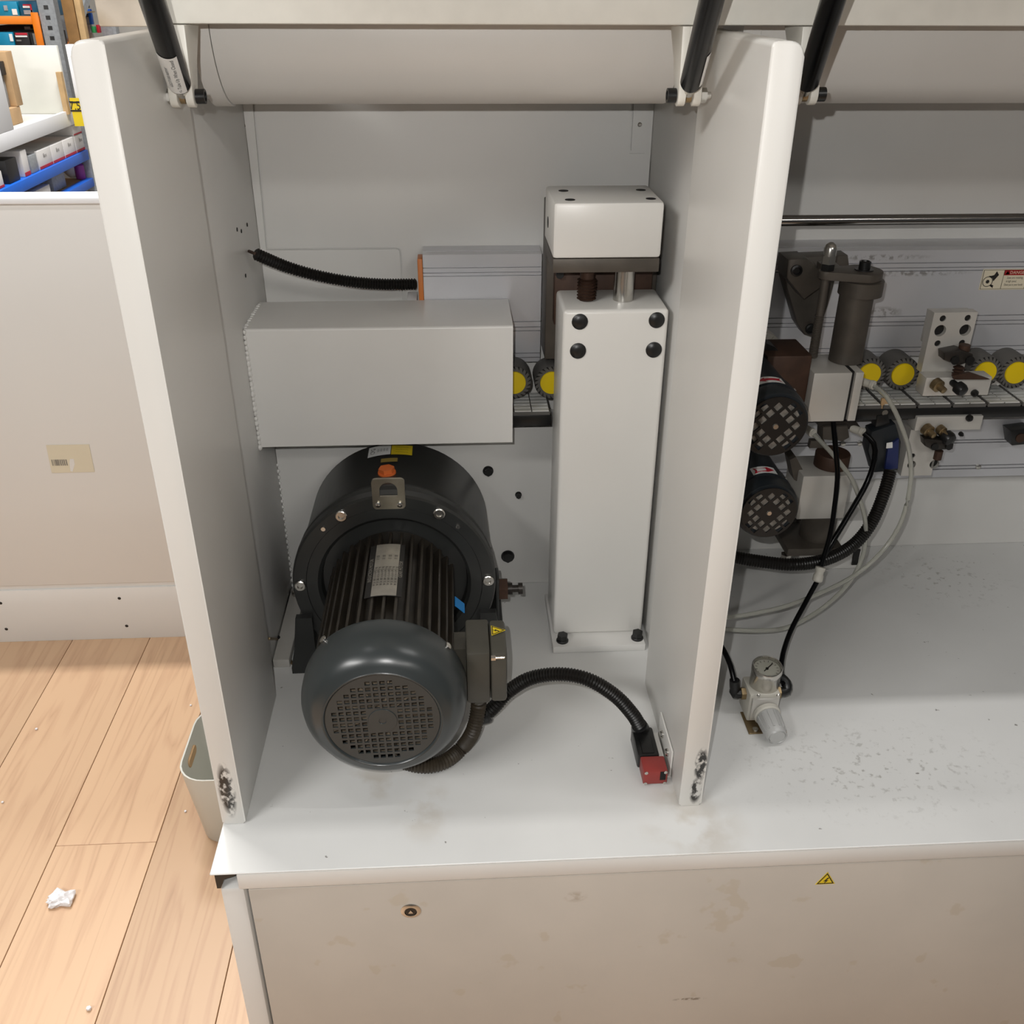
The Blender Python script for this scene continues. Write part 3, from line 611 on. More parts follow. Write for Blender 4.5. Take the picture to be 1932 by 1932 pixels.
# ================================================================== GEAR MOTOR
AX, AZ = -0.109, 0.711
gm = thing('gear_motor', 'large dark gear motor lying lengthwise with round grille end facing out', 'motor', (AX, 1.25, 0.5502))
o = Vector((AX, 0, AZ)); YR = 1.28
MB().lathe([(0.060, 1.50), (0.145, 1.495), (0.153, 1.485), (0.154, 1.335), (0.1585, 1.325), (0.1585, 1.316), (0.154, 1.311), (0.1555, 1.306), (0.1603, 1.300), (0.1603, YR+0.004), (0.1575, YR), (0.139, YR), (0.138, YR+0.0016), (0.121, YR+0.0016), (0.116, YR+0.006), (0.114, YR+0.020), (0.06, YR+0.020)], o, Y_, 72, True).build('gear_housing', M['drum'], gm, ang=25)
# feet
for s in (-1, 1):
    f_ = MB(); xa = AX+s*0.135; xb = AX+s*0.176
    f_.prism([(0, 0.5502), (0.042, 0.5502), (0.042, 0.562), (0.034, 0.60), (0.026, 0.66), (0.0, 0.66)], (AX+s*0.134, 1.268, 0), X_*s, Z_, Y_*0.012)
    f_.prism([(0, 0.5502), (0.042, 0.5502), (0.042, 0.562), (0.034, 0.60), (0.026, 0.66), (0.0, 0.66)], (AX+s*0.134, 1.46, 0), X_*s, Z_, Y_*0.012)
    f_.box(min(xa, xb), max(xa, xb), 1.2805, 1.4595, 0.5502, 0.564, 0.002)
    f_.build('foot', M['drum'], gm)
for a in (0.03, PI/3, 2*PI/3, PI-0.03, -PI/3+0.1, -2*PI/3-0.1):
    p = o+Vector((math.cos(a)*0.148, YR, math.sin(a)*0.148))
    b_ = MB(); b_.lathe([(0.0092, 0), (0.0092, 0.0035), (0.0078, 0.0045), (0.0046, 0.0045), (0.004, 0.002), (0.001, 0.002)], p, -Y_, 20); b_.build('socket_bolt', M['steel'], gm)
for px, py in ((610, 997), (864, 993)):
    p = at(px, py, Y=YR); MB().lathe([(0.004, 0), (0.0035, 0.003)], p, -Y_, 12).build('grub_screw', M['steel'], gm)
# lifting lug
pc = at(733, 933, Y=YR-0.003); s = mpp(pc)
lw, lh = 31*s, 33*s
outer = rrect(-lw, lw, -lh*0.95, lh*0.98, 8*s, 5)
hole = [(17*s*math.cos(PI*i/12), 8*s+17*s*math.sin(PI*i/12)) for i in range(13)]+[(-17*s, -5*s), (17*s, -5*s)]
MB().prism(outer, pc, X_, Z_, Y_*0.005, [hole]).build('lifting_lug', M['lug'], gm)
for px in (713.5, 754.5):
    p = at(px, 951, Y=YR-0.003); MB().lathe([(5.5*s, 0), (5.5*s, 0.003), (3*s, 0.004)], p, -Y_, 14).build('lug_bolt', M['steel'], gm)
# plug, tags on drum
RD = 0.154
def on_drum(px, py): return at_cyl(px, py, AX, AZ, RD)
p = on_drum(730, 892); rad = Vector((p.x-AX, 0, p.z-AZ)).normalized()
b_ = MB(); b_.hexa(p-rad*0.002, p+rad*0.009, 0.0128); b_.lathe([(0.0145, 0), (0.0145, 0.003)], p-rad*0.001, rad, 20); b_.build('oil_plug', M['orange_plug'], gm)
def drum_patch(name, m, px0, py0, px1, py1, lift, n=8, R=RD):
    a, b2, c2, d2 = [at_cyl(x, y, AX, AZ, R) for x, y in ((px0, py0), (px1, py0), (px1, py1), (px0, py1))]
    A = lambda q: math.atan2(q.z-AZ, q.x-AX)
    t0 = (A(a)+A(d2))/2; t1 = (A(b2)+A(c2))/2; y0 = (c2.y+d2.y)/2; y1 = (a.y+b2.y)/2
    bm = MB(); rows = []
    for y in (y0, y1): rows.append([bm.bm.verts.new((AX+math.cos(t0+(t1-t0)*i/n)*(R+lift), y, AZ+math.sin(t0+(t1-t0)*i/n)*(R+lift))) for i in range(n+1)])
    for i in range(n): bm.bm.faces.new((rows[0][i], rows[0][i+1], rows[1][i+1], rows[1][i]))
    return bm.build(name, m, gm), (t0, t1, y0, y1)
def drum_text(par, s, ang, y, size, m, R, rot=True, sx=1.0):
    cu = bpy.data.curves.new('lettering', 'FONT'); cu.body = s; cu.size = size; cu.align_x = 'CENTER'; cu.align_y = 'CENTER'; cu.resolution_u = 2
    tt = bpy.data.objects.new('lettering', cu); COL.objects.link(tt); me = bpy.data.meshes.new_from_object(tt); bpy.data.objects.remove(tt); bpy.data.curves.remove(cu); w0 = wloc(par)
    for v in me.vertices:
        lx, ly = v.co.x*sx, v.co.y
        if rot: lx, ly = -ly, lx
        a = ang-lx/R; v.co = Vector((AX+math.cos(a)*R, y+ly, AZ+math.sin(a)*R))-w0
    me.materials.append(m); ob = bpy.data.objects.new('lettering', me); COL.objects.link(ob); ob.parent = par; return ob
lb, (t0, t1, y0, y1) = drum_patch('maker_label', M['label'], 696, 843, 737, 861, 0.0006)
drum_text(lb, 'CPG', t0+(t1-t0)*0.22, (y0+y1)/2, 0.011, M['ink'], RD+0.0009, True, 1.0)
for i in range(4): drum_text(lb, 'I-II-I', t0+(t1-t0)*(0.45+0.13*i), (y0+y1)/2, 0.006, M['ink'], RD+0.0009, True, 1.2)
lb, (t0, t1, y0, y1) = drum_patch('yellow_label', M['yellow'], 738.5, 841, 778, 859, 0.0006)
for i in range(3): drum_text(lb, '~-~--~', (t0+t1)/2, y0+(y1-y0)*(0.25+0.25*i), 0.008, M['ink'], RD+0.0009, False, 1.0)
drum_patch('tan_tag', M['tan_tag'], 719, 866, 750, 873, 0.0012)
# motor body, fins, nameplate
RB = 0.088
MB().lathe([(RB, 1.0), (RB, YR+0.018)], o, Y_, 48).build('motor_body', M['fin'], gm)
fin0 = None
NF = 38
for i in range(NF):
    a = 2*PI*(i+0.5)/NF
    if -0.55 < ((a+PI) % (2*PI))-PI < 0.35: continue
    if fin0 is None:
        q = MB(); q.box(-0.0022, 0.0022, 1.0-1.25, 1.272-1.25, RB-0.0015, RB+0.0135, 0.0008, 1)
        fin0 = q.build('cooling_fin', M['fin'], None); fin0.parent = gm; fo = fin0
    else:
        fo = fin0.copy(); COL.objects.link(fo)
    fo.location = (0, 0, AZ-0.5502); fo.rotation_euler = (0, PI/2-a, 0)
RN = RB+0.0145
def plate_patch(name, m, t0, t1, y0, y1, R, par, n=8):
    bm = MB(); rows = []
    for rr in (R, R+0.0006):
        for y in (y0, y1): rows.append([bm.bm.verts.new((AX+math.cos(t0+(t1-t0)*i/n)*rr, y, AZ+math.sin(t0+(t1-t0)*i/n)*rr)) for i in range(n+1)])
    for r0, r1 in ((0, 1), (2, 3), (0, 2), (1, 3)):
        for i in range(n): bm.bm.faces.new((rows[r0][i], rows[r0][i+1], rows[r1][i+1], rows[r1][i]))
    return bm.build(name, m, par)
A2 = lambda px, py: (lambda q: (math.atan2(q.z-AZ, q.x-AX), q.y))(at_cyl(px, py, AX, AZ, RN))
tl, yb_ = A2(687, 1130); tr, _ = A2(757, 1130); _, yt = A2(735, 1027)
npk = plate_patch('nameplate', M['ink'], tl, tr, yb_, yt, RN, gm)
tl2, _ = A2(699, 1130); tr2, _ = A2(747, 1128)
plate_patch('plate_field', M['plate'], tl2, tr2, yb_+0.001, yt-0.001, RN+0.0007, npk)
for i in range(7):
    drum_text(npk, 'W 50 380 I-II A 4 IP55 kg', tl2+(tr2-tl2)*(0.08+i*0.14), yb_+(yt-yb_)*0.36, 0.0055, M['ink'], RN+0.0016, True, 0.85)
for i in range(4): drum_text(npk, '11 I:II', tl2+(tr2-tl2)*(0.12+i*0.25), yb_+(yt-yb_)*0.72, 0.007, M['ink'], RN+0.0016, True, 0.8)
drum_text(npk, 'INDUCTION MOTOR', tl+(tl2-tl)*0.5, yb_+(yt-yb_)*0.5, 0.0075, M['plate'], RN+0.0009, True, 0.85)
drum_text(npk, 'GEAR MOTOR', tr2+(tr-tr2)*0.5, yb_+(yt-yb_)*0.5, 0.0075, M['plate'], RN+0.0009, True, 0.9)
q = A2(866, 1142); pq = at_cyl(866, 1142, AX, AZ, RN)
MB().obox(pq+Vector((0.001, 0, 0.001)), (0.0004, 0, 0.0004), (0, 0.012, 0), (0.007, 0, -0.007)).build('blue_label', M['blue_label'], gm)
# fan cover with grille
YC = 0.960
fc = MB().lathe([(0.104, 1.034), (0.1085, 1.034), (0.1100, 1.028), (0.1100, 1.006), (0.1085, 0.994), (0.1040, 0.981), (0.0960, 0.970), (0.0865, 0.9625), (0.0795, 0.9605), (0.0780, 0.9592), (0.0765, 0.9592), (0.0750, 0.9605), (0.0742, 0.964), (0.0742, 0.966), (0.100, 0.990), (0.104, 1.0)], o, Y_, 72, cap=False, closed=True).build('fan_cover', M['cover_grey'], gm, ang=40)
holes = []; pt = 0.00945
for i in range(-8, 8):
    for j in range(-8, 8):
        cx, cy = (i+0.5)*pt, (j+0.5)*pt; rr = math.hypot(cx, cy)
        if rr > 0.0645 or (abs(i+0.5) < 2.1 and abs(j+0.5) < 2.1): continue
        holes.append([(cx-0.0033, cy-0.0030), (cx+0.0033, cy-0.0030), (cx+0.0033, cy+0.0030), (cx-0.0033, cy+0.0030)])
ca, sa = math.cos(0.03), math.sin(0.03)
holes = [[(x*ca-y*sa, x*sa+y*ca) for x, y in h] for h in holes]
gp = MB().prism(circle(0, 0, 0.0741, 72), (AX, 0.9615, AZ), X_, Z_, Y_*0.0022, holes).build('grille', M['cover_grey'], gm)
MB().lathe([(0.019, 0), (0.0185, 0.0012), (0.005, 0.0014), (0.0045, 0.0004), (0.001, 0.0004)], o+Y_*0.9615, -Y_, 32).build('hub_boss', M['cover_grey'], gm)
MB().lathe([(0.083, 0), (0.083, 0.004)], o+Y_*0.992, Y_, 32).build('fan_disc', M['dust'], gm)
fb = MB()
for i in range(9):
    a = 2*PI*i/9; c, s_ = math.cos(a), math.sin(a)
    fb.obox(o+Vector((c*0.047, 0.981, s_*0.047)), (c*0.03, 0, s_*0.03), (-s_*0.0012, 0, c*0.0012), (0, 0.009, 0))
fb.build('fan_blades', M['dust'], gm)
for px, py in ((610, 1207), (845.5, 1219)):
    p = at_cyl(px, py, AX, AZ, 0.110); rd = Vector((p.x-AX, 0, p.z-AZ)).normalized()
    MB().lathe([(0.0055, 0), (0.0055, 0.002), (0.003, 0.0035)], p, rd, 14).build('cover_screw', M['steel'], gm)
# terminal box
YT = 1.035
t0 = at(879, 1233, Y=YT); t1 = at(925, 1233, Y=YT); t2 = at(957, 1233, Y=YT); tb = at(900, 1328, Y=YT)
yb2 = at(900, 1167, Z=t0.z).y
tx = MB(); tx.box(t0.x, t1.x, YT, yb2, tb.z, t0.z, 0.004); tx.box(AX+0.08, t0.x+0.002, YT+0.02, yb2-0.02, tb.z+0.01, t0.z-0.008)
txo = tx.build('terminal_box', M['box_olive'], gm)
ld = MB(); ld.box(t1.x+0.0005, t2.x, YT-0.003, yb2-0.004, tb.z+0.004, t0.z+0.001, 0.005); ld.build('terminal_lid', M['box_olive'], gm)
ls = MB(); ls.cyl((t1.x+0.006, YT-0.0035, t0.z-0.006), (t2.x-0.004, YT-0.0035, t0.z-0.006), 0.0022, n=10); ls.hexa((t1.x+0.001, YT-0.0035, t0.z-0.006), (t1.x+0.007, YT-0.0035, t0.z-0.006), 0.004); ls.build('lid_screw', M['steel'], gm)
cw = at(932, 1192, Z=t0.z+0.001)
warn(gm, 'warning_sticker', Vector(((t1.x+t2.x)/2-0.002, cw.y, t0.z+0.0011)), Y_*-1, X_, 0.026) if False else warn(gm, 'warning_sticker', Vector((cw.x+0.003, cw.y, t0.z+0.0030)), -Y_, X_, 0.023)
pg = Vector(((t0.x+t1.x)/2, YT+0.03, tb.z))
MB().lathe([(0.016, 0), (0.016, 0.008), (0.013, 0.009), (0.013, 0.016)], pg+Z_*0.0, -Z_, 8).build('cable_gland', M['box_olive'], gm)
hs1 = MB().tube([pg-Z_*0.016, pg-Z_*0.03, at(893, 1378, Y=1.055), at(872, 1410, Z=0.566), at(838, 1437, Z=0.5625), at(795, 1445, Z=0.5625), at(740, 1430, Z=0.5625)], 0.0105, 14, 0.006, wave=0.0010, pitch=0.0042).build('motor_conduit', M['hose_brown'], None, loc=pg); tag(hs1, 'dusty brown corrugated conduit curling under the motor from its terminal box', 'conduit')
# adjusting bolt on right flank
pa = at(947, 1111, Y=1.32); b_ = MB(); b_.hexa((pa.x-0.005, 1.32, pa.z), (pa.x+0.009, 1.32, pa.z), 0.019); b_.build('lock_nut', M['rust'], gm)
b_ = MB(); b_.cyl((pa.x+0.009, 1.32, pa.z), (pa.x+0.017, 1.32, pa.z), 0.010, n=20); b_.cyl((pa.x+0.017, 1.32, pa.z), (pa.x+0.027, 1.32, pa.z), 0.006, n=16); b_.cyl((pa.x+0.027, 1.32, pa.z), (pa.x+0.034, 1.32, pa.z), 0.0095, n=20); b_.build('adjusting_bolt', M['dark_steel'], gm)
MB().box(AX+0.1605, pa.x-0.0052, 1.30, 1.34, 0.5645, pa.z+0.03, 0.002).build('adjuster_plate', M['drum'], gm)

# hoses in motor bay
pts = [at(470, 474, X=-0.318), at(482, 479, Y=1.475), at(540, 503, Y=1.50), at(600, 520, Y=1.515), at(660, 531, Y=1.525), at(720, 536, Y=1.54), at(786, 536, Y=1.555)]
h = MB().tube(pts[1:], 0.0085, 14, 0.006, wave=0.0011, pitch=0.0044).build('corrugated_hose', M['rubber'], None, loc=pts[3]); tag(h, 'black corrugated hose from left wall to orange plated beam', 'hose')
MB().tube([pts[0], pts[1]], 0.0025, 8).build('wire', M['rust'], h)
yq = 1.09
pts = [at(898, 1352, Y=1.10), at(917, 1347, Y=1.10), at(938, 1328, Y=1.10), at(960, 1304, Y=1.105), at(1000, 1280, Y=1.10), at(1055, 1272, Y=1.09), at(1110, 1282, Y=1.08), at(1160, 1312, Y=1.075), at(1192, 1346, Y=1.07), at(1206, 1368, Y=1.068)]
pts = [Vector((p.x, p.y, max(p.z, 0.562))) for p in pts]
h = MB().tube(pts, 0.0098, 14, 0.006, wave=0.0010, pitch=0.0042).build('corrugated_hose', M['rubber'], None, loc=pts[4]); tag(h, 'black corrugated hose arching from motor to red headed switch', 'hose')

# ================================================================== SAFETY SWITCH
YSW = 0.985
s0 = at(1212, 1490, Y=YSW); s1 = at(1257, 1490, Y=YSW); s2 = at(1212, 1457, Y=YSW)
sw = thing('safety_switch', 'black safety switch with red slotted head near right cover foot', 'switch', ((s0.x+s1.x)/2, 1.01, 0.5505))
zs0 = max(s0.z, 0.556); zs1 = s2.z
yk = at(1230, 1426, Z=zs1).y
hdx = MB().box(s0.x, s1.x, YSW, yk, zs0, zs1, 0.002).build('head', M['red'], sw); hdx['label'] = 'red switch head'
xs = s0.x+(s1.x-s0.x)*0.68
MB().box(xs, xs+0.008, YSW-0.0006, YSW+0.002, zs0+0.008, zs0+0.023).build('key_slot', M['void'], hdx)
for fx, fz in ((0.10, 0.08), (0.90, 0.08), (0.10, 0.92), (0.90, 0.92)):
    MB().lathe([(0.0026, 0), (0.0026, 0.0008), (0.001, 0.0012)], Vector((s0.x+(s1.x-s0.x)*fx, YSW, zs0+(zs1-zs0)*fz)), -Y_, 10).build('head_screw', M['steel'], hdx)
ye = at(1215, 1372, Z=zs1).y
bd = MB(); bd.box(s0.x-0.003, s1.x-0.006, yk+0.0005, ye, zs0, zs1+0.001, 0.003); bd.build('body', M['black'], sw)
MB().box(s0.x+0.004, s1.x-0.013, yk+0.004, ye-0.02, zs1+0.001, zs1+0.0025, 0.001).build('body_lid', M['black'], sw)
g0 = Vector(((s0.x+s1.x)/2-0.005, ye, (zs0+zs1)/2+0.004)); g1 = pts[-1]
MB().lathe([(0.0125, 0), (0.0145, 0.003), (0.0145, 0.022), (0.0115, 0.026)], pts[0]-(pts[1]-pts[0])*0.2, pts[1]-pts[0], 18).build('hose_end', M['black'], h)
MB().lathe([(0.0125, 0), (0.0135, 0.010), (0.0115, (g1-g0).length)], g0, g1-g0, 20).build('gland', M['black'], sw)
bk = MB(); bk.box(s1.x-0.002, 0.2895, 1.0, 1.075, zs0-0.003, zs0-0.001); bk.box(0.2868, 0.2895, 1.0, 1.085, zs0-0.001, zs0+0.045, 0.0008); bk.box(s1.x-0.0055, s1.x-0.0035+0.006, 1.022, 1.075, zs0-0.001, zs0+0.014)
bk.build('bracket', M['paint_cover'], sw)
for y in (1.02, 1.058): MB().lathe([(0.006, 0), (0.006, 0.002), (0.0045, 0.004)], Vector((0.2868, y, zs0+0.026)), -X_, 14).build('bracket_bolt', M['steel'], sw)

# ================================================================== ROLLERS AND CONVEYOR
def roller(px, py, label):
    c_ = at(px, py, Y=1.475); r0 = thing('pressure_roller', label, 'roller', (c_.x, 1.50, c_.z-0.028), 'yellow capped pressure rollers')
    return r0
def roller_proto():
    t = thing('pressure_roller', 'x', 'roller', (0, 0, 0), 'yellow capped pressure rollers')
    R = 0.0285
    MB().lathe([(R*0.96, 0.0), (R, 0.002), (R, 0.045), (R*0.9, 0.047)], (0, 0, R), Y_, 40).build('tyre', M['tyre'], t)
    n = 22; tr_ = MB()
    for i in range(n):
        a = 2*PI*i/n; a2 = a+0.16
        tr_.prism([(R*0.98*math.cos(a2-0.06), R*0.98*math.sin(a2-0.06)), (R*0.98*math.cos(a2+0.07), R*0.98*math.sin(a2+0.07)), (R*0.76*math.cos(a+0.03), R*0.76*math.sin(a+0.03))], (0, -0.0003, R), X_, Z_, Y_*0.0006)
    tr_.build('tread_slots', M['void'], t)
    MB().lathe([(R*0.68, 0), (R*0.66, 0.0025), (R*0.1, 0.0032)], (0, 0, R), -Y_, 32).build('cap', M['cap_yellow'], t)
    MB().cyl((0, 0.047, R), (0, 0.062, R), 0.006).build('axle', M['steel'], t)
    return t
ro = roller_proto()
spots = [(970, 722, 'yellow capped roller peeping out right of the white guard box'), (1041, 722, 'yellow capped roller half hidden behind the tall column'),
         (1640, 706, 'yellow capped roller beside the dark cylinder post'), (1703, 706, 'fully visible yellow capped roller left of the six hole plate'),
         (1858, 703, 'yellow capped roller right of the six hole plate, behind dark clamp'), (1917, 703, 'yellow capped roller at right edge of the photo')]
for i, (px, py, lb_) in enumerate(spots):
    c_ = at(px, py, Y=1.475)
    t = ro if i == 0 else dup(ro)
    t.location = (c_.x, 1.475, c_.z-0.0285); t['label'] = lb_
zc_top = at(1700, 737, Y=1.50).z-0.004
def track(name, label, x0, x1, n):
    t = thing(name, label, 'conveyor', ((x0+x1)/2, 1.50, zc_top-0.05)); w_ = (x1-x0)/n; pad0 = None
    for i in range(n):
        if pad0 is None:
            q = MB(); q.box(-w_/2+0.0015, w_/2-0.0015, -0.055, 0.03, -0.006, 0, 0.001, 1); pad0 = q.build('track_pad', M['tyre'], None); pad0.parent = t; po = pad0
            q = MB(); cw_ = (w_-0.010)/2
            for k in range(2):
                for r_ in range(6): q.box(-w_/2+0.004+k*(cw_+0.002), -w_/2+0.004+k*(cw_+0.002)+cw_, -0.053+r_*0.0135, -0.053+r_*0.0135+0.0105, 0, 0.0018)
            rb0 = q.build('pad_ribs', M['pad'], None); rb0.parent = pad0
        else:
            po = pad0.copy(); COL.objects.link(po); r2 = rb0.copy(); COL.objects.link(r2); r2.parent = po
        po.location = (x0+w_*(i+0.5)-t.location.x, 0, 0.05)
    MB().box(x0, x1, 1.447, 1.519, zc_top-0.026, zc_top-0.0065, 0.001).build('chain_bed', M['black'], t)
    return t
track('conveyor_track', 'short piece of conveyor track between guard box and tall column', p3.x+0.002, 0.150, 1)
track('conveyor_track', 'light conveyor track under the rollers in the open right bay', 0.345, 1.665, 22)

# ================================================================== TRIMMING UNIT (right bay)
tu = thing('trimming_unit', 'dark cast trimming unit with vertical cylinder post and cream block', 'trimming unit', (0.55, 1.42, 0.9))
def poly(name, m, pxs, Y, dep, par, bev=0):
    p_ = [at(x, y, Y=Y) for x, y in pxs]
    return MB().prism([(q.x, q.z) for q in p_], (0, Y, 0), X_, Z_, Y_*dep, bev=bev).build(name, m, par)
poly('bracket_plate', M['cast'], [(1483, 487), (1600, 482), (1603, 505), (1575, 520), (1562, 575), (1545, 628), (1533, 637), (1518, 632), (1505, 612), (1481, 528)], 1.505, 0.035, tu, 0.002)
poly('gusset', M['cast'], [(1487, 490), (1522, 488), (1560, 515), (1549, 542), (1517, 565), (1484, 524)], 1.455, 0.0495, tu, 0.002)
for px, py in ((1502, 510), (1529, 620)):
    p = at(px, py, Y=1.455 if py < 600 else 1.505); MB().lathe([(0.009, 0), (0.009, 0.004), (0.006, 0.005), (0.005, 0.002)], p, -Y_, 18).build('socket_bolt', M['black'], tu)
YP = 1.40
pc0 = at(1611, 555, Y=YP); rP = 31*mpp(at(1605, 620, Y=YP))
zl = at(1611, 533, Y=YP-rP).z; zbk = at(1595, 690, Y=YP-rP).z
xp = at(1605, 620, Y=YP-rP*0).x
pL0 = at(1557, 530, Y=YP)
xr = pL0.x
lug = [(xp+rP*1.25*math.cos(a), YP+rP*1.25*math.sin(a)) for a in [-PI/2+PI*i/14 for i in range(15)]]+[(xr+0.012*math.cos(a), YP+0.012*math.sin(a)) for a in [PI/2+PI*i/10 for i in range(11)]]
MB().prism(lug, (0, 0, zl), X_, Y_, Z_*0.012, bev=0.001).build('lug_plate', M['cast'], tu)
MB().box(xr+0.004, xr+0.03, YP+0.005, 1.456, zl+0.0005, zl+0.0115, 0.001).build('arm', M['cast'], tu)
b_ = MB(); b_.lathe([(rP*1.28, 0), (rP*1.28, 0.022), (rP*1.1, 0.024)], (xp+0.004, YP, zl-0.0245), Z_, 36); b_.build('collar', M['cast'], tu)
b_ = MB(); b_.lathe([(rP, 0), (rP, zl-0.025-zbk)], (xp, YP, zbk), Z_, 36); b_.build('post', M['cast'], tu)
b_ = MB(); b_.lathe([(0.0085, 0), (0.0085, 0.012), (0.006, 0.013), (0.005, 0.010)], (xp+0.004, YP, zl+0.0125), Z_, 18); b_.lathe([(0.014, 0), (0.014, 0.0015)], (xp+0.004, YP, zl+0.012), Z_, 20); b_.build('cap_bolt', M['black'], tu)
b_ = MB(); b_.hexa((xr, YP, zl+0.022), (xr, YP, zl+0.034), 0.0105); b_.lathe([(0.0095, 0), (0.0095, 0.010), (0.007, 0.016), (0.003, 0.019)], (xr, YP, zl+0.034), Z_, 18); b_.build('acorn_nut', M['steel'], tu)
MB().hexa((xr, YP, zl+0.0125), (xr, YP, zl+0.0215), 0.0105).build('lock_nut', M['black'], tu)
b_ = MB(); b_.cyl((xr, YP, zbk+0.005), (xr, YP, zl), 0.0062, n=14)
for i in range(26): b_.lathe([(0.0062, 0), (0.0074, 0.0012), (0.0062, 0.0024)], (xr, YP, zbk+0.006+i*0.0026), Z_, 14)
b_.build('threaded_rod', M['cast'], tu)
# carriage block
YK = 1.345
k0 = at(1537, 703, Y=YK); k1 = at(1631, 703, Y=YK); kb = at(1575, 795, Y=YK); kz = at(1600, 704, Y=YK).z
xg0 = at(1600, 750, Y=YK).x; xg1 = at(1607, 750, Y=YK).x
MB().box(k0.x, xg0, YK, 1.43, kb.z, zbk-0.0005, 0.001).build('carriage_block', M['alu_plate'], tu)
MB().box(xg1, k1.x, YK, 1.43, kb.z, zbk-0.0005, 0.001).build('carriage_block', M['alu_plate'], tu)
MB().box(xg0+0.0003, xg1-0.0003, YK+0.006, 1.43, kb.z, zbk-0.001).build('clamp_slot', M['void'], tu)
# housing and arm linking the upper motor
q0 = at(1470, 655, Y=1.40); q1 = at(1533, 720, Y=1.40)
MB().box(q0.x-0.03, k0.x-0.001, 1.36, 1.44, q1.z-0.02, q0.z, 0.003).build('drive_housing', M['rust'], tu)
# lower unit
lu = thing('lower_trimming_unit', 'lower cream block trimming unit behind the second small motor', 'trimming unit', (0.5, 1.45, 0.56))
YU = 1.40
u0 = at(1516, 899, Y=YU); u1 = at(1607, 899, Y=YU); ub = at(1560, 979, Y=YU)
MB().box(u0.x, u1.x, YU, 1.48, ub.z, u0.z, 0.002).build('carriage_block', M['alu_plate'], lu)
pc_ = at(1567, 880, Y=1.44); rc = 32*mpp(pc_)
MB().lathe([(rc, 0), (rc, 0.022), (rc*0.96, 0.024)], (pc_.x, 1.44, u0.z+0.0005), Z_, 32).build('post_cap', M['rust'], lu)
pd = at(1540, 1010, Y=1.44); zf = at(1540, 1046, Y=1.40).z
MB().lathe([(rc*1.05, 0), (rc*1.05, ub.z-0.001-zf-0.016)], (pd.x, 1.44, zf+0.0155), Z_, 32).build('post', M['cast'], lu)
MB().box(at(1484, 1040, Y=1.40).x, pd.x+rc*1.15, 1.395, 1.49, zf, zf+0.015, 0.002).build('foot_plate', M['cast'], lu)
MB().box(pd.x-0.02, pd.x+0.02, 1.4905, 1.6185, zf-0.004, zf+0.02, 0.002).build('wall_arm', M['cast'], lu)
b_ = MB(); pn = at(1483, 1048, Y=1.405); b_.hexa((pn.x, 1.405, zf-0.0005), (pn.x, 1.405, zf-0.009), 0.0095); b_.lathe([(0.009, 0), (0.0085, 0.006), (0.004, 0.009)], (pn.x, 1.405, zf-0.009), -Z_, 16); b_.build('acorn_nut', M['steel'], lu)
wpz = thing('white_base_block', 'low white block on worktop behind the lower trimming unit', 'block', (0.72, 1.55, 0.5502))
pA = at(1502, 1077, Z=0.5502); pB = at(1621, 1073, Z=0.5502)
MB().box(pA.x, pB.x, pA.y, 1.615, 0.5502, 0.66, 0.006).build('block', M['paint'], wpz)
p = at(1618, 1040, Y=pA.y); MB().box(p.x-0.008, p.x+0.004, pA.y-0.004, pA.y-0.0002, 0.562, 0.597, 0.001).build('black_clip', M['black'], wpz)

rd_ = thing('ribbed_duct', 'pale ribbed round duct peeping out beside right cover above the upper small motor', 'duct', (0.42, 1.5, 0.95))
pq = at(1436, 668, Y=1.49); rq = 41*mpp(pq); b_ = MB()
b_.lathe([(rq*0.7, 0), (rq, 0), (rq, 0.03)], (pq.x, 1.49, pq.z), Y_, 36); b_.build('flange', M['ram'], rd_)
b_ = MB()
for i in range(18):
    a = 2*PI*i/18; c_, s_ = math.cos(a), math.sin(a); b_.obox((pq.x+c_*rq*0.82, 1.4885, pq.z+s_*rq*0.82), (c_*rq*0.13, 0, s_*rq*0.13), (0, 0.0014, 0), (-s_*0.0009, 0, c_*0.0009))
b_.build('ribs', M['ram'], rd_)
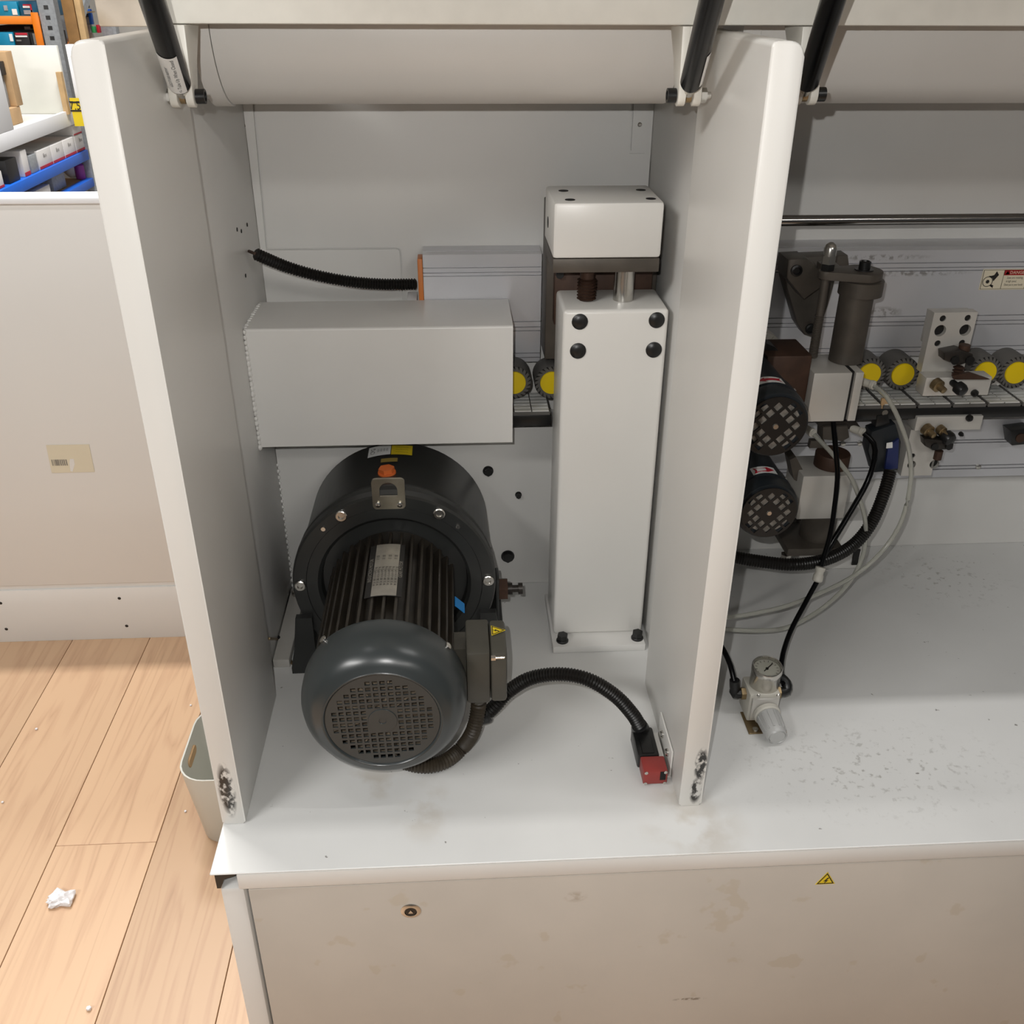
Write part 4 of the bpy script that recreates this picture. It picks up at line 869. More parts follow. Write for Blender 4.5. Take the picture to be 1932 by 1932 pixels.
# small motors
def small_motor(label, px, py, Y, rpx, flip):
    c_ = at(px, py, Y=Y); R = rpx*mpp(c_)
    t = thing('trim_motor', label, 'motor', (c_.x, Y+0.1, c_.z-R), 'small black trimming motors')
    o = Vector((c_.x, 0, c_.z))
    MB().lathe([(R*0.80, Y+0.002), (R*0.93, Y+0.002), (R*0.985, Y+0.010), (R, Y+0.022), (R*0.985, Y+0.028), (R*0.95, Y+0.030), (R*0.96, Y+0.060), (R*0.96, Y+0.185), (R*0.6, Y+0.19)], o, Y_, 48).build('barrel', M['sm_motor'], t, ang=30)
    MB().lathe([(R*0.93, Y+0.032), (R*1.0, Y+0.032), (R*1.0, Y+0.062), (R*0.9, Y+0.066)], o, Y_, 48).build('rear_ring', M['sm_motor'], t)
    ring = circle(0, 0, R*0.86, 48); hs_ = []; pt_ = R*0.27
    for i in range(-3, 3):
        for j in range(-3, 3):
            a_, b2 = (i+.5)*pt_, (j+.5)*pt_
            if (abs(a_) < pt_ and abs(b2) < pt_): continue
            if abs(a_)+abs(b2) > pt_*4.2 or math.hypot(a_, b2) > R*0.72: continue
            c45 = 0.7071
            sq = [(a_+u_*pt_*0.36, b2+v_*pt_*0.36) for u_, v_ in ((-1, -1), (1, -1), (1, 1), (-1, 1))]
            hs_.append([((x-y)*c45, (x+y)*c45) for x, y in sq])
    MB().prism(ring, (c_.x, Y-0.0035, c_.z), X_, Z_, Y_*0.0026, hs_).build('grille', M['black'], t)
    MB().lathe([(R*0.7, 0), (R*0.7, 0.0012)], Vector((c_.x, Y-0.0005, c_.z)), Y_, 32).build('fan_disc', M['fan_metal'], t)
    MB().lathe([(R*0.09, 0), (R*0.07, 0.0015)], Vector((c_.x, Y-0.0035, c_.z)), -Y_, 12).build('hub_screw', M['steel'], t)
    # red arrow sticker on top of the barrel
    ang = 1.57-0.02; rr = R*1.004
    y0, y1 = Y+0.034, Y+0.056
    bm = MB(); n = 8; A0, A1 = ang+0.42, ang-0.36; rows = [[bm.bm.verts.new(o+Vector((math.cos(A0+(A1-A0)*i/n)*rr, yy, math.sin(A0+(A1-A0)*i/n)*rr))) for i in range(n+1)] for yy in (y0, y1)]
    for i in range(n): bm.bm.faces.new((rows[0][i], rows[0][i+1], rows[1][i+1], rows[1][i]))
    stk = bm.build('arrow_sticker', M['label'], t)
    shape = [(-0.43, 0), (-0.16, 0.34), (-0.19, 0.15), (0.30, 0.20), (0.42, 0.36), (0.34, 0.0), (0.42, -0.36), (0.30, -0.20), (-0.19, -0.15), (-0.16, -0.34)]
    bm = MB(); vs = []
    dense = []
    for (x, y), (x2, y2) in zip(shape, shape[1:]+shape[:1]):
        for k in range(4): dense.append((x+(x2-x)*k/4, y+(y2-y)*k/4))
    if flip: dense = [(-x, y) for x, y in dense]
    for x, y in dense:
        aa = (A0+A1)/2+(A1-A0)*x; vs.append(bm.bm.verts.new(o+Vector((math.cos(aa)*(rr+0.0004), (y0+y1)/2+(y1-y0)*y, math.sin(aa)*(rr+0.0004)))))
    f_ = bm.bm.faces.new(vs); bmesh.ops.triangulate(bm.bm, faces=[f_])
    bm.build('red_arrow', M['ink_red'], stk)
    pn = o+Vector((math.cos(0.75)*R*0.985, Y+0.045, math.sin(0.75)*R*0.985)); MB().lathe([(0.003, 0), (0.002, 0.002)], pn, Vector((math.cos(.75), 0, math.sin(.75))), 10).build('ring_screw', M['steel'], t)
    return t
small_motor('upper black trimming motor, red arrow on it pointing left', 1462, 803, 1.20, 69, False)
small_motor('lower black trimming motor, red arrow on it pointing right', 1450, 966, 1.23, 61, True)
poly('arm', M['black'], [(1446, 648), (1462, 655), (1522, 712), (1500, 724), (1440, 700)], 1.385, 0.03, tu)
poly('hanger', M['cast'], [(1490, 868), (1502, 862), (1519, 895), (1517, 915), (1498, 905)], 1.425, 0.03, lu)

# valve and fittings
va = thing('pneumatic_valve', 'dark pneumatic valve with a navy blue side panel right of the trimming unit', 'valve', (0.62, 1.45, 0.7))
poly('valve_body', M['sm_motor'], [(1645, 815), (1690, 800), (1700, 835), (1694, 888), (1650, 892), (1638, 850)], 1.44, 0.03, va, 0.002)
poly('blue_panel', M['navy'], [(1676, 843), (1696, 828), (1694, 884), (1670, 886)], 1.434, 0.0055, va)
poly('top_clip', M['black'], [(1655, 785), (1676, 782), (1680, 802), (1652, 806)], 1.445, 0.02, va, 0.001)
poly('label_patch', M['label'], [(1673, 836), (1684, 834), (1684, 845), (1672, 846)], 1.433, 0.0005, va)
poly('pink_bracket', M['carton'], [(1664, 752), (1678, 752), (1676, 782), (1660, 782)], 1.448, 0.004, va)
MB().lathe([(0.005, 0), (0.005, 0.002)], at(1669, 778, Y=1.448), -Y_, 14).build('screw', M['steel'], va)
pb_ = thing('fitting_block', 'small cast fitting block with two white push fittings under cream block', 'fitting', (0.55, 1.45, 0.8))
poly('fitting_body', M['cast'], [(1553, 806), (1600, 804), (1603, 826), (1590, 833), (1552, 830)], 1.43, 0.03, pb_, 0.002)
poly('flange', M['cast'], [(1530, 832), (1556, 832), (1556, 846), (1527, 846)], 1.435, 0.012, pb_, 0.001)
poly('mounting_bar', M['dark_steel'], [(1540, 795), (1615, 795), (1628, 812), (1545, 805)], 1.435, 0.02, pb_)
for px, py, Y in ((1534, 817, 1.415), (1629, 816, 1.42), (1649, 727, 1.42)):
    p = at(px, py, Y=Y); tgt = pb_
    MB().lathe([(0.0040, 0), (0.0055, -0.001), (0.0075, 0.0), (0.0075, 0.005), (0.0065, 0.006), (0.0065, 0.022)], p, Vector((-0.25 if px < 1600 else -0.3, 1, -0.05)) if px < 1600 else Vector((-0.6, 0.8, 0)), 18).build('push_fitting', M['ivory'], pb_)

# ================================================================== ALUMINIUM BRACKET PLATES, KNOBS
YN = 1.44
up = thing('six_hole_plate', 'upright aluminium plate with six holes and a clamp, right bay', 'bracket', (0.78, 1.48, 0.9))
a0, a1 = at(1763, 590, Y=YN), at(1845, 590, Y=YN); ab = at(1741, 703, Y=YN)
u_ = lambda px, py: (lambda q: (q.x, q.z))(at(px, py, Y=YN))
hl = [circle(*u_(1779, 601), 0.0052, 14), circle(*u_(1826, 600), 0.0052, 14), circle(*u_(1774, 624), 0.0095, 18), circle(*u_(1821, 623), 0.0095, 18), circle(*u_(1769, 648), 0.0052, 14), circle(*u_(1815, 647), 0.0052, 14)]
MB().prism([(a0.x, ab.z), (a1.x, ab.z), (a1.x, a0.z), (a0.x, a0.z)], (0, YN, 0), X_, Z_, Y_*0.018, hl).build('plate', M['alu_plate'], up)
MB().box(a0.x+0.002, a1.x-0.002, YN+0.0185, 1.47, ab.z+0.045, a0.z-0.002, 0.001).build('back_spacer', M['alu_plate'], up)
for q in range(6):
    n_ = len(hl[q]); MB().lathe([(max(abs(p_[0]-hl[q][0][0]) for p_ in hl[q])*0.52, 0), (0.003, 0.0006)], (sum(p_[0] for p_ in hl[q])/n_, YN+(0.008 if q in (2, 3) else 0.0025), sum(p_[1] for p_ in hl[q])/n_), Y_, 16).build('hole_bottom', M['void'], up)
f0, f1, f2 = at(1748, 713, Y=1.41), at(1872, 716, Y=1.41), at(1742, 748, Y=1.41)
MB().box(f0.x, f1.x, 1.41, 1.4395, f2.z, f0.z, 0.002).build('knob_bar', M['alu_plate'], up)
def knobs(t, list_):
    for kind, px, py, r, Y in list_:
        p = at(px, py, Y=Y)
        if kind == 'knurl': MB().lathe([(r, 0), (r, 0.010), (r*0.85, 0.011), (r*0.55, 0.011), (r*0.5, 0.022), (r*0.3, 0.023)], p, Vector((0.35, -1, -0.25)), 20).build('knurled_knob', M['brass'], t)
        elif kind == 'black': MB().lathe([(r*0.5, -0.014), (r*0.55, 0.0), (r*0.98, 0.001), (r, 0.010), (r*0.8, 0.015), (r*0.2, 0.017)], p, Vector((0.35, -1, -0.25)), 20).build('black_knob', M['black'], t)
        else: MB().lathe([(r, 0), (r, 0.004), (r*0.4, 0.009)], p, -Y_, 12).build('set_screw', M['black'], t)
knobs(up, [('knurl', 1764, 723, 0.0105, 1.409), ('black', 1806, 729, 0.0105, 1.400), ('set', 1838, 741, 0.006, 1.4095)])
cl_ = thing('cross_clamp', 'dark spring clamp fixed on the six hole plate', 'clamp', (0.82, 1.42, 0.95))
poly('clamp_body', M['dark_steel'], [(1782, 666), (1812, 660), (1836, 668), (1838, 680), (1810, 690), (1782, 680)], 1.415, 0.0245, cl_, 0.002)
p = at(1815, 666, Y=1.43); b_ = MB(); b_.cyl((p.x, 1.427, p.z), (p.x, 1.427, p.z+0.015), 0.009, n=14); b_.build('clamp_stud', M['rust'], cl_)
for px in (1801, 1829): MB().lathe([(0.007, 0), (0.007, 0.003)], at(px, 679, Y=1.415), -Y_, 14).build('clamp_bolt', M['black'], cl_)
b_ = MB(); p = at(1810, 692, Y=1.425)
for i in range(5): b_.lathe([(0.006, 0), (0.0095, 0.0025), (0.006, 0.005)], (p.x, 1.425, p.z-i*0.0052-0.004), Z_, 14)
b_.build('spring', M['rust'], cl_)
poly('finger', M['rust'], [(1798, 709), (1830, 703), (1868, 716), (1800, 716)], 1.403, 0.006, cl_)
lo = thing('lower_bracket_plate', 'lower aluminium bracket with knobs and clamp beneath the conveyor', 'bracket', (0.78, 1.48, 0.7))
l0, l1, l2 = at(1731, 787, Y=YN), at(1857, 781, Y=YN), at(1728, 813, Y=YN)
MB().box(l0.x, l1.x, YN, 1.47, l2.z, l0.z, 0.001).build('knob_bar', M['alu_plate'], lo)
v0, v1, v2 = at(1718, 815, Y=YN+0.005), at(1785, 815, Y=YN+0.005), at(1703, 898, Y=YN+0.005)
w_ = lambda px, py: (lambda q: (q.x, q.z))(at(px, py, Y=YN+0.005))
hl2 = [circle(*w_(1722, 860), 0.0045, 14), circle(*w_(1766, 859), 0.0045, 14), circle(*w_(1720, 877), 0.0075, 16), circle(*w_(1763, 876), 0.0085, 16)]
v0.x = min(v0.x, min(q[0] for h_ in hl2 for q in h_)-0.003)
MB().prism([(v0.x, v2.z), (v1.x-0.008, v2.z), (v1.x-0.008, l2.z-0.0005), (v0.x, l2.z-0.0005)], (0, YN+0.005, 0), X_, Z_, Y_*0.02, hl2).build('plate', M['alu_plate'], lo)
MB().box(v0.x+0.002, v1.x-0.010, YN+0.0255, YL-0.0005, v2.z+0.002, l2.z-0.002).build('back_spacer', M['alu_plate'], lo)
for q, h_ in enumerate(hl2):
    n_ = len(h_); MB().lathe([((h_[0][0]-min(p_[0] for p_ in h_))*0.52, 0), (0.002, 0.0006)], (sum(p_[0] for p_ in h_)/n_, YN+0.005+(0.007 if q > 1 else 0.0025), sum(p_[1] for p_ in h_)/n_), Y_, 16).build('hole_bottom', M['void'], lo)
knobs(lo, [('knurl', 1746, 808, 0.0105, YN-0.001), ('knurl', 1772, 808, 0.008, YN-0.001), ('black', 1783, 822, 0.0125, YN-0.01), ('set', 1828, 788, 0.006, YN-0.0005), ('set', 1812, 818, 0.004, YN+0.006)])
c2 = thing('cross_clamp', 'dark clamp on the lower bracket below its knobs', 'clamp', (0.8, 1.43, 0.75))
poly('clamp_body', M['dark_steel'], [(1744, 828), (1790, 832), (1800, 838), (1798, 848), (1760, 850), (1746, 842)], 1.42, 0.02, c2, 0.002)
MB().lathe([(0.007, 0), (0.007, 0.016)], at(1772, 850, Y=1.43), -Z_, 14).build('clamp_stud', M['rust'], c2)
for px in (1763, 1790): MB().lathe([(0.006, 0), (0.006, 0.003)], at(px, 842, Y=1.42), -Y_, 14).build('clamp_bolt', M['black'], c2)
bb = thing('black_stop_block', 'small black block on lower rail at right edge of photo', 'block', (1.0, 1.56, 0.75))
poly('block', M['black'], [(1906, 813), (1945, 808), (1945, 838), (1910, 841)], 1.545, 0.0295, bb, 0.002)
MB().lathe([(0.009, 0), (0.009, 0.002)], at(1925, 826, Y=1.545), -Y_, 16).build('socket', M['rust'], bb)

# ================================================================== TUBES AND CABLES, RIGHT BAY
def hose(name, label, cat, m, r, pts, wave=None, pitch=None, n=12):
    h = MB().tube(pts, r, n, 0.01, wave, pitch).build(name, m, None, loc=pts[len(pts)//2]); return tag(h, label, cat)
hose('clear_air_tube', 'clear plastic tube looping far right from fitting by the yellow rollers', 'tube', M['clear'], 0.0038,
     [at(1650, 729, Y=1.405), at(1672, 748, Y=1.38), at(1695, 790, Y=1.37), at(1715, 850, Y=1.37), at(1718, 910, Y=1.37), at(1700, 985, Y=1.37), at(1660, 1045, Y=1.36), at(1600, 1093, Y=1.34), at(1500, 1138, Y=1.30), at(1420, 1158, Y=1.28), at(1350, 1168, Y=1.27)])
hose('clear_air_tube', 'clear plastic tube hanging behind black cables, lower of the two loops', 'tube', M['clear'], 0.0038,
     [at(1536, 820, Y=1.41), at(1560, 845, Y=1.39), at(1590, 880, Y=1.385), at(1612, 915, Y=1.385), at(1632, 980, Y=1.38), at(1630, 1040, Y=1.37), at(1605, 1095, Y=1.35), at(1555, 1145, Y=1.32), at(1490, 1182, Y=1.29), at(1430, 1190, Y=1.27), at(1350, 1186, Y=1.26)])
hose('corrugated_hose', 'thick black hose sweeping below the small motors up to the blue valve', 'hose', M['rubber'], 0.0105,
     [at(1380, 1050, Y=1.36), at(1440, 1060, Y=1.35), at(1500, 1065, Y=1.34), at(1560, 1055, Y=1.35), at(1610, 1028, Y=1.37), at(1645, 985, Y=1.39), at(1668, 930, Y=1.41), at(1680, 888, Y=1.428)], 0.0006, 0.0044)
J = at(1549, 1068, Y=1.325)
hose('air_line', 'straight black air line dropping from cream block to white connector', 'tube', M['black_gloss'], 0.0042,
     [at(1572, 796, Y=1.375), at(1577, 850, Y=1.365), at(1580, 900, Y=1.36), at(1574, 960, Y=1.35), at(1566, 1010, Y=1.34), J])
hose('air_line', 'bent black air line from right white fitting down to white connector', 'tube', M['black_gloss'], 0.0046,
     [at(1630, 817, Y=1.41), at(1648, 836, Y=1.40), at(1650, 865, Y=1.395), at(1636, 910, Y=1.385), at(1605, 965, Y=1.365), at(1572, 1020, Y=1.345), J+Vector((0.004, 0.012, 0.004))])
pcn = thing('push_connector', 'white inline push connector on the black air line above gauge', 'connector', J)
e1 = at(1541, 1099, Y=1.315); dj = (e1-J).normalized()
MB().lathe([(0.005, 0), (0.0085, 0.001), (0.0085, 0.006), (0.0072, 0.008), (0.0072, 0.013), (0.0086, 0.015), (0.0086, 0.024), (0.0070, 0.026), (0.0045, 0.027)], J+dj*0.001, dj, 20).build('sleeve', M['ivory'], pcn)
RX, RY = at(1445, 1383, Z=.55).x, 1.12
rg_in = at(1487, 1302, Y=1.135)
hose('air_line', 'black air line from white connector down behind the gauge', 'tube', M['black_gloss'], 0.0042,
     [J+dj*0.027, at(1518, 1140, Y=1.29), at(1492, 1190, Y=1.25), at(1477, 1235, Y=1.20), at(1474, 1270, Y=1.165), at(1479, 1292, Y=1.140)])
hose('air_line', 'short black air line coming round the cover to left gauge elbow', 'tube', M['black_gloss'], 0.0042,
     [at(1352, 1205, Y=1.20), at(1366, 1228, Y=1.18), at(1378, 1255, Y=1.155), at(1385, 1285, Y=1.138)])

# ================================================================== PRESSURE REGULATOR
rg = thing('pressure_regulator', 'small air pressure regulator with round gauge and grey knob on worktop', 'regulator', (RX, RY, 0.5502))
p0 = at(1411, 1383, Y=1.09); p1 = at(1482, 1383, Y=1.09)
MB().box(p0.x, p1.x, 1.085, 1.135, 0.5502, 0.5522, 0.0005, 1).build('foot_bracket', M['brass'], rg)
MB().lathe([(0.005, 0), (0.0045, 0.0025)], at(1425, 1377, Z=0.5522), Z_, 14).build('foot_screw', M['steel'], rg)
bx0 = at(1416, 1330, Y=1.105).x; bx1 = at(1474, 1330, Y=1.105).x; zt_ = at(1445, 1292, Y=1.135).z
MB().box(bx0, bx1, 1.112, 1.158, 0.5525, zt_, 0.003).build('body', M['ivory'], rg)
MB().box(bx0+0.003, bx1-0.003, 1.106, 1.1118, zt_-0.045, zt_-0.004, 0.002).build('face_flange', M['alu_plate'], rg)
for px in (1431, 1468): MB().lathe([(0.003, 0), (0.002, 0.002)], at(px, 1312, Y=1.106), -Y_, 10).build('flange_screw', M['steel'], rg)
xm = (bx0+bx1)/2
kd = Vector((0.06, -1, -0.10)).normalized(); ko = Vector((xm+0.003, 1.1058, zt_-0.030))
MB().lathe([(0.0205, 0), (0.0205, 0.006), (0.0185, 0.008)], ko, kd, 28).build('knob_collar', M['ivory'], rg)
kn = MB(); n = 24; 
kn.lathe([(0.0178, 0.0082), (0.0168, 0.030), (0.0150, 0.048), (0.0135, 0.050), (0.0125, 0.0485), (0.0115, 0.050), (0.002, 0.0505)], ko, kd, 28)
kn.build('knob', M['grey_plastic'], rg)
kr = MB(); uu = kd.orthogonal().normalized(); vv = kd.cross(uu)
for i in range(12):
    a = 2*PI*i/12; d_ = uu*math.cos(a)+vv*math.sin(a); tg = kd.cross(d_)
    kr.obox(ko+kd*0.026+d_*0.0170, kd*0.015-d_*0.001, tg*0.0011, d_*0.0009)
kr.build('knob_ribs', M['grey_plastic'], rg)
gx, gy = at(1447, 1262, Y=1.135).x, 1.137; gz0 = zt_-0.002
gr_ = 0.0225; gax = Vector((-0.02, -0.12, 1)).normalized(); go = Vector((gx, gy, gz0))
MB().lathe([(0.010, -0.004), (gr_*0.96, 0.0), (gr_, 0.003), (gr_, 0.030), (gr_*1.03, 0.031), (gr_*1.03, 0.040), (gr_*0.98, 0.042), (gr_*0.92, 0.041), (gr_*0.92, 0.0335)], go, gax, 36).build('gauge_case', M['steel'], rg)
dl = MB().lathe([(gr_*0.91, 0.0335), (gr_*0.91, 0.0345)], go, gax, 36).build('gauge_dial', M['label'], rg)
gu = X_-gax*X_.dot(gax); gu.normalize(); gv = gax.cross(gu)
b_ = MB()
for i in range(13):
    a = math.radians(-40+i*260/12); c_, s_ = math.cos(a), math.sin(a)
    b_.obox(go+gax*0.0347+(gu*c_+gv*s_)*gr_*0.72, (gu*c_+gv*s_)*gr_*0.07, (gv*c_-gu*s_)*0.0004, gax*0.0001)
b_.build('scale_marks', M['ink'], dl)
nd = (gu*0.75+gv*0.66).normalized(); b_ = MB(); b_.obox(go+gax*0.0356+nd*gr_*0.15, nd*gr_*0.5, gax.cross(nd)*0.0007, gax*0.0003); b_.lathe([(0.0022, 0.0348), (0.0022, 0.0362)], go, gax, 12); b_.build('needle', M['ink'], dl)
MB().lathe([(gr_*0.915, 0.0385), (gr_*0.915, 0.0397)], go, gax, 32).build('gauge_glass', M['glass'], rg)
for s, xe in ((-1, bx0), (1, bx1)):
    zz = at(1400, 1308, Y=1.135).z
    MB().hexa((xe, 1.135, zz), (xe+s*0.007, 1.135, zz), 0.010).build('brass_nut', M['brass'], rg)
    tp = at(1386, 1283, Y=1.138) if s < 0 else at(1480, 1294, Y=1.139)
    el = MB()
    if s < 0:
        el.tube([Vector((xe+s*0.0072, 1.135, zz)), Vector((xe+s*0.016, 1.135, zz)), Vector((tp.x+0.002, 1.137, zz+0.006)), tp], 0.0078, 14, 0.004)
    else:
        el.tube([Vector((xe+s*0.0072, 1.135, zz)), Vector((xe+s*0.018, 1.137, zz)), Vector((xe+s*0.019, 1.146, zz+0.009)), Vector((xe+s*0.008, 1.160, zz+0.014))], 0.0078, 14, 0.004)
    el.build('elbow', M['black'], rg)

# ================================================================== LEFT: COUNTER, BIN, SCRAPS
pt_ = thing('counter_panel', 'low plain white counter panel on wooden floor with barcode sticker', 'counter', (-1.2, 2.16, 0))
MB().box(-2.6, 0.4, 2.14, 2.175, 0.176, 1.132, 0.001).build('board', M['partition'], pt_)
MB().box(-2.6, 0.4, 2.132, 2.20, 1.1325, 1.146, 0.003).build('top_rail', M['bright_white'], pt_)
MB().box(-2.6, 0.4, 2.139, 2.175, 0.0, 0.162, 0.001).build('kick_board', M['partition'], pt_)
MB().box(-2.6, 0.4, 2.144, 2.175, 0.1625, 0.1755).build('shadow_gap', M['partition'], pt_)
for px, py in ((225, 1129), (239, 1181), (1, 1138), (12, 1187)):
    MB().lathe([(0.0045, 0), (0.003, 0.0015)], at(px, py, Y=2.139), -Y_, 10).build('screw', M['dark_steel'], pt_)
c0, c1, c2_ = at(88, 839, Y=2.14), at(170, 838, Y=2.14), at(98, 891, Y=2.14)
cor = [at(87, 839.5, Y=2.14), at(168, 838, Y=2.14), at(179, 890, Y=2.14), at(98, 892, Y=2.14)]
stk = MB().prism([(q.x, q.z) for q in cor], (0, 2.1395, 0), X_, Z_, -Y_*0.0006).build('barcode_sticker', M['cream_label'], pt_)
bc = MB(); b0_ = at(99, 879, Y=2.138); b1_ = at(128, 867, Y=2.138); x = b0_.x; rb = random.Random(2)
while x < b1_.x-0.002:
    ww_ = rb.choice((0.0009, 0.0016, 0.0024)); bc.box(x, x+ww_, 2.1385, 2.1388, b0_.z, b1_.z); x += ww_+rb.choice((0.001, 0.0018))
bc.build('barcode', M['ink_grey'], stk)
tz = [at(132, 866, Y=2.1385), at(139, 866, Y=2.1385), at(141, 876, Y=2.1385), at(137, 890, Y=2.1385), at(133, 889, Y=2.1385), at(131, 874, Y=2.1385)]
MB().prism([(q.x, q.z) for q in tz], (0, 2.1388, 0), X_, Z_, -Y_*0.0003).build('torn_patch', M['partition'], stk)
# waste bin
bt = thing('waste_bin', 'pale grey open plastic bin on floor tucked behind left machine corner', 'bin', (-0.45, 1.50, 0))
def bin_loop(s, z): return [Vector((-0.445+x*s, 1.50+y*s, z)) for x, y in rrect(-0.124, 0.105, -0.10, 0.12, 0.055, 6)]
bz = at(375, 1453, Y=1.43).z
bmB = MB(); levels = [(0.80, 0.0), (0.84, 0.006), (1.0, bz), (0.975, bz), (0.82, 0.012)]
rings = [[bmB.bm.verts.new(v) for v in bin_loop(s, z)] for s, z in levels]; nn = len(rings[0])
for A, B in zip(rings, rings[1:]):
    for i in range(nn): bmB.bm.faces.new((A[i], A[(i+1) % nn], B[(i+1) % nn], B[i]))
bmB.bm.faces.new(rings[0][::-1]); bmB.bm.faces.new(rings[-1])
bmB.build('tub', M['bin'], bt, ang=50)
hh_ = MB(); xw = -0.445-0.124*0.955
hh_.prism(rrect(1.475, 1.530, bz-0.040, bz-0.020, 0.009, 4), (xw-0.0035, 0, 0), Y_, Z_, X_*0.007); hh_.build('handle_hole', M['carton'], bt)
# foam scrap and crumbs
fs = MB(); pf = at(118, 1700, Z=0.0); bmesh.ops.create_icosphere(fs.bm, subdivisions=3, radius=0.021)
rf = random.Random(9)
for v in fs.bm.verts:
    n_ = v.co.normalized(); k = 1+0.28*math.sin(n_.x*5+1)*math.cos(n_.y*4)+0.2*rf.uniform(-1, 1)*(1 if n_.x < 0 else 0.25)
    v.co = Vector((v.co.x*k*1.15, v.co.y*k*0.9, max(-0.55*0.012, v.co.z*k*0.55)))
bmesh.ops.translate(fs.bm, verts=fs.bm.verts, vec=pf+Z_*0.0067)
tag(fs.build('foam_scrap', M['foam'], None, ang=20, loc=pf), 'torn white foam scrap lying on the wooden floor', 'scrap')
cs = [(168, 1905, 0.005, 'white crumb on floor near bottom edge of photo'), (69, 1377, 0.0035, 'white crumb on floor below the counter panel'), (5, 1515, 0.003, 'white crumb at left edge of the wooden floor'), (360, 1332, 0.003, 'white crumb on floor between counter and bin'), (350, 1532, 0.003, 'white crumb on floor left of bin')]
c0_ = None
for px, py, r, lb_ in cs:
    if c0_ is None:
        q = MB(); bmesh.ops.create_icosphere(q.bm, subdivisions=1, radius=1.0)
        for v in q.bm.verts: v.co = v.co*rf.uniform(0.7, 1.1)
        c0_ = q.build('foam_crumb', M['foam'], None); co_ = c0_
    else: co_ = c0_.copy(); COL.objects.link(co_)
    co_.location = at(px, py, Z=0)+Z_*r*0.8; co_.scale = (r, r, r); tag(co_, lb_, 'crumb', 'foam crumbs on the floor')

# ================================================================== STORE BEHIND (upper left)
def pbox(name, m, px0, py0, px1, py1, Y, dep, par=None, loc=True, bev=0.002):
    pm_ = at(px0, (py0+py1)/2, Y=Y), at(px1, (py0+py1)/2, Y=Y); zt__ = at((px0+px1)/2, py0, Y=Y).z; zb__ = at((px0+px1)/2, py1, Y=Y).z
    b_ = MB().box(pm_[0].x, pm_[1].x, Y, Y+dep, zb__, zt__, bev)
    return b_.build(name, m, par, loc=((pm_[0].x+pm_[1].x)/2, Y+dep/2, zb__) if par is None else None)
YRK = 6.0
pr_ = at(90, 40, Y=YRK)
rk = thing('pallet_rack', 'orange and grey pallet rack holding cartons, far upper left', 'rack', (pr_.x-0.5, YRK+0.4, 0))
ux = at(88, 20, Y=YRK).x
for nm, xx, yy in (('upright', ux, YRK), ('upright', ux, YRK+1.0)):
    MB().box(xx-0.045, xx+0.045, yy, yy+0.07, 0, 2.6, 0.004).build(nm, M['galv'], rk)
hm = MB()
for i in range(14): hm.box(ux-0.012, ux+0.012, YRK-0.001, YRK, 1.0+i*0.05, 1.02+i*0.05)
hm.build('upright_slots', M['mesh_dark'], rk)
zo0 = at(40, 46, Y=YRK).z; zo1 = at(40, 31, Y=YRK).z
MB().box(ux-2.2, ux-0.05, YRK-0.01, YRK+0.04, zo0, zo1, 0.004).build('rack_beam', M['rack_orange'], rk)
MB().box(ux-0.085, ux-0.047, YRK-0.014, YRK-0.001, zo0-0.16, zo1+0.02, 0.002).build('beam_connector', M['rack_orange'], rk)
MB().box(ux-0.085, ux-0.047, YRK-0.014, YRK-0.001, zo1+0.13, zo1+0.4, 0.002).build('beam_connector', M['rack_orange'], rk)
MB().box(ux-2.2, ux-0.05, YRK+0.041, YRK+0.95, zo0+0.04, zo1-0.005).build('shelf_deck', M['wood'], rk)
zd = at(40, 86, Y=YRK).z
MB().box(ux-2.2, ux-0.05, YRK-0.01, YRK+0.95, zd-0.09, zd-0.01, 0.004).build('rack_beam', M['rack_orange'], rk)
br_ = MB(); br_.obox((ux, YRK+0.53, 1.35), (0.012, 0, 0), (0, 0.46, 0.28), (0, -0.015, 0.02)); br_.obox((ux, YRK+0.53, 0.8), (0.012, 0, 0), (0, 0.46, -0.28), (0, 0.015, 0.02)); br_.build('brace', M['galv'], rk)
def carton(label, m, px0, py0, px1, py1, Y, dep, strips=()):
    c = pbox('carton', m, px0, py0, px1, py1, Y, dep); tag(c, label, 'box')
    for nm, mm, a, b_, c_, d_ in strips:
        pbox(nm, mm, a, b_, c_, d_, Y-0.004, 0.0035, c, bev=0)
    return c
zdk = zo1-0.004
def carton2(label, m, px0, px1, ztop_px, zbot, Y, dep, strips=()):
    pm_ = at(px0, ztop_px+15, Y=Y).x, at(px1, ztop_px+15, Y=Y).x; zt__ = at((px0+px1)/2, ztop_px, Y=Y).z
    c = MB().box(pm_[0], pm_[1], Y, Y+dep, zbot, zt__, 0.003).build('carton', m, None, loc=((pm_[0]+pm_[1])/2, Y+dep/2, zbot)); tag(c, label, 'box')
    for nm, mm, a, b_, c_, d_ in strips: pbox(nm, mm, a, b_, c_, d_, Y-0.004, 0.0035, c, bev=0)
    return c
carton2('light blue tool carton on orange beam shelf, leftmost', M['box_cyan'], -14, 34, 3, zdk, YRK+0.045, 0.35, [('label_patch', M['label'], 23, 17, 32, 28), ('label_patch', M['galv'], 7, 10, 14, 20)])
carton2('darker blue carton with red and white label on orange beam shelf', mat('deep_blue_carton', (0, 0.09, 0.18, 1), 0.5), 37, 76, 2, zdk, YRK+0.045, 0.35, [('red_strip', M['ink_red'], 43, 8, 56, 11), ('label_patch', M['label'], 43, 11, 56, 15), ('label_patch', M['galv'], 45, 19, 62, 27), ('red_strip', M['ink_red'], 57, 8, 60, 24)])
zdb = zd-0.009
